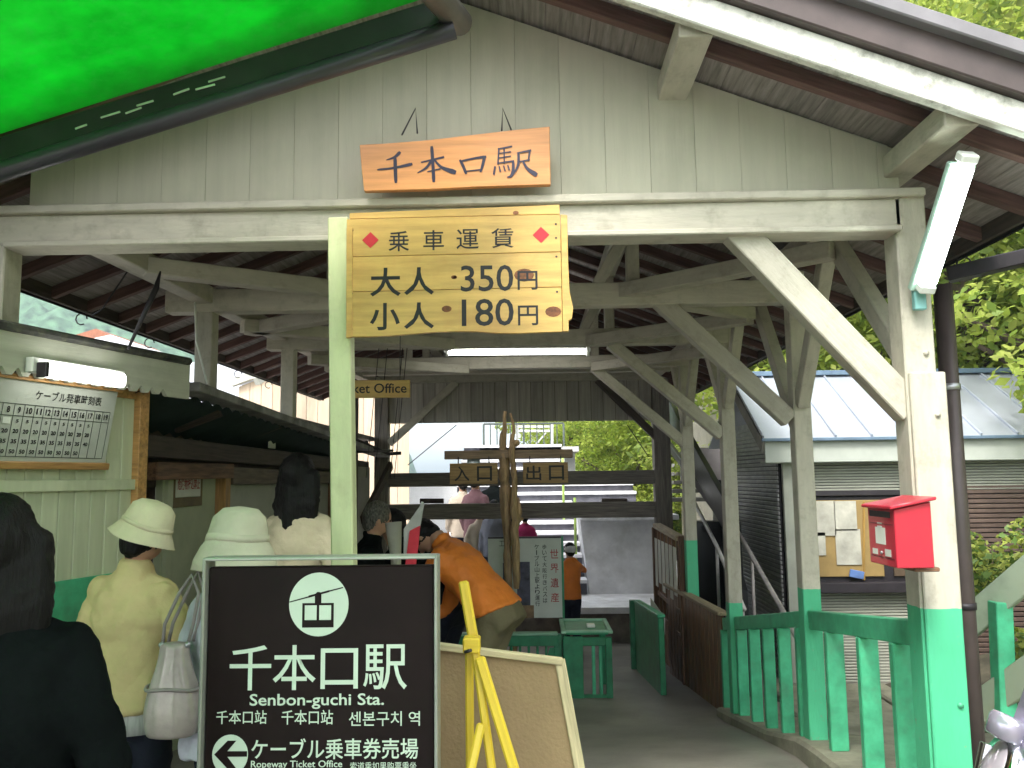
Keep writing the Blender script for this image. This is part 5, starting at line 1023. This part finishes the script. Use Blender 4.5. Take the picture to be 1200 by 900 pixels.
for i, (x, y, h, sc_) in enumerate([(6.3, 9.0, 3.6, .9), (8.5, 11.5, 4.5, 1.1), (5.2, 12.5, 4.2, 1.0), (8, 15, 6, 1.2), (11, 13, 6, 1.3), (5.5, 17, 6, 1.2), (9, 19, 7, 1.4), (13, 17, 7, 1.4), (12, 22, 8, 1.5), (8, 8.2, 4.5, 1.0), (10.5, 9.5, 5.2, 1.15), (17, 22, 8, 1.6), (7.5, 6.0, 4.6, .95), (9.8, 7.0, 6, 1.2), (13, 10, 7, 1.4)]):
    tree(x, y, hz(x, y) if x > 5.2 else -.4, h, sc_, i, 'fresh green broadleaf tree crowding the slope beyond the shutter building', TG)
TG2 = 'bright lime trees seen through the opening at the back of the hall'
for i, (x, y, zb_, h, sc_) in enumerate([(2.3, 20, -.4, 2.6, .75), (4.2, 21, -.3, 3.0, .9), (1.6, 25, 0, 3.6, .9), (3.6, 27, 1.5, 3.2, 1.0), (6.0, 26, 2, 3.6, 1.1), (5.0, 31, 5, 4, 1.2)]):
    tree(x, y, zb_, h, sc_, i, 'bright lime broadleaf tree seen through the opening at the back of the hall', TG2)
bt = thing('leaning_trunk', 'thick bare brown trunk showing between the leaves right of the drain pipe', 'tree', (6.8, 10, 2)); tube('trunk', [P(1175, 470, 11), P(1160, 400, 10.6), P(1143, 375, 10.2), P(1128, 350, 10), P(1118, 300, 10)], [.34, .3, .26, .2, .12], TRK, bt, 12)
ug = put('slope_foliage', leaf_mesh('slope_foliage', [(5.6 + random.uniform(0, 16), random.uniform(6, 30), 0, 1.2) for _ in range(170)], 100, .1), L4); bpy.data.objects.remove(ug)
cl = []
for _ in range(420):
    x, y = random.uniform(5.6, 24), random.uniform(4, 34); cl.append((x, y, hz(x, y) + .5, random.uniform(.5, 1.3)))
for _ in range(220):
    x, y = random.uniform(2.2, 14), random.uniform(22, 44); cl.append((x, y, -.6 + min(40, (y - 22) * .75 * min(1, (x - 1.8) / 4)) + .5, random.uniform(.5, 1.2)))
tag(put('slope_foliage', leaf_mesh('slope_foliage', cl, 170000, .085, 5, .6, [L1, L4, L3, L2]), None), 'dense green undergrowth covering the slopes', 'undergrowth', kind='stuff')
def shrub(x, y, zb_, r, n, k, label, mats=(L4, L2)):
    t = thing('shrub', label, 'shrub', (x, y, zb_)); rg = random.Random(k); cls = [(rg.uniform(-r, r), rg.uniform(-r, r), rg.uniform(.3, 1.9) * r, r * rg.uniform(.2, .4)) for _ in range(16)]
    put('leaves', leaf_mesh('leaves', cls, n, .032, k, .7, list(mats)), None, t, W[t])
    for i in range(14):
        c_ = cls[i % 16]; p = Vector(c_[:3]); tube('stem', [W[t].translation + Vector((c_[0] * .3, c_[1] * .3, 0)), W[t].translation + Vector((c_[0] * .6, c_[1] * .6, c_[2] * .5)), W[t].translation + p], [.012, .008, .004], TRK, t, 5)
shrub(3.35, 5.6, .1, .55, 4200, 1, 'leafy green shrub pressing against the drain pipe'); shrub(3.9, 6.2, .3, .6, 4200, 2, 'larger leafy shrub behind the fence at the right edge'); shrub(3.0, 4.9, .0, .32, 1600, 3, 'low shrub at the foot of the sloping fence', (L4, L3)); shrub(3.9, 5.0, .0, .5, 2400, 4, 'shrub between the rails of the sloping fence', (L4, L3))
bkm = M('bank_soil', (.1, .09, .06), rough=.95, var=.4, scale=4, bump=.8, coord='World')
tag(put('bank', grid_mesh([2.75 + i * .35 for i in range(12)], [3.2 + i * .4 for i in range(12)], lambda x, y: floor_z(y) - .02 + max(0, x - 2.85) * .3 + .04 * noise.noise(Vector((x * 3, y * 3, 0)))), bkm), kind='structure')
flush_texts()
# ---------------------------------------------------------------- air
hzm = bpy.data.materials.new('valley_haze'); hzm.use_nodes = True; n = hzm.node_tree.nodes; n.clear(); o_ = n.new('ShaderNodeOutputMaterial'); pv = n.new('ShaderNodeVolumePrincipled')
pv.inputs['Density'].default_value = .0012; pv.inputs['Color'].default_value = (.72, .88, .97, 1); pv.inputs['Anisotropy'].default_value = .2; hzm.node_tree.links.new(pv.outputs[0], o_.inputs['Volume'])
bm = bmesh.new(); bmesh.ops.create_cube(bm, size=1, matrix=Matrix.Translation((0, 0, 53)) @ Matrix.Diagonal((1830, 1830, 118, 1))); tag(put('haze', bm_mesh(bm), hzm), 'thin valley haze', 'haze', kind='stuff')
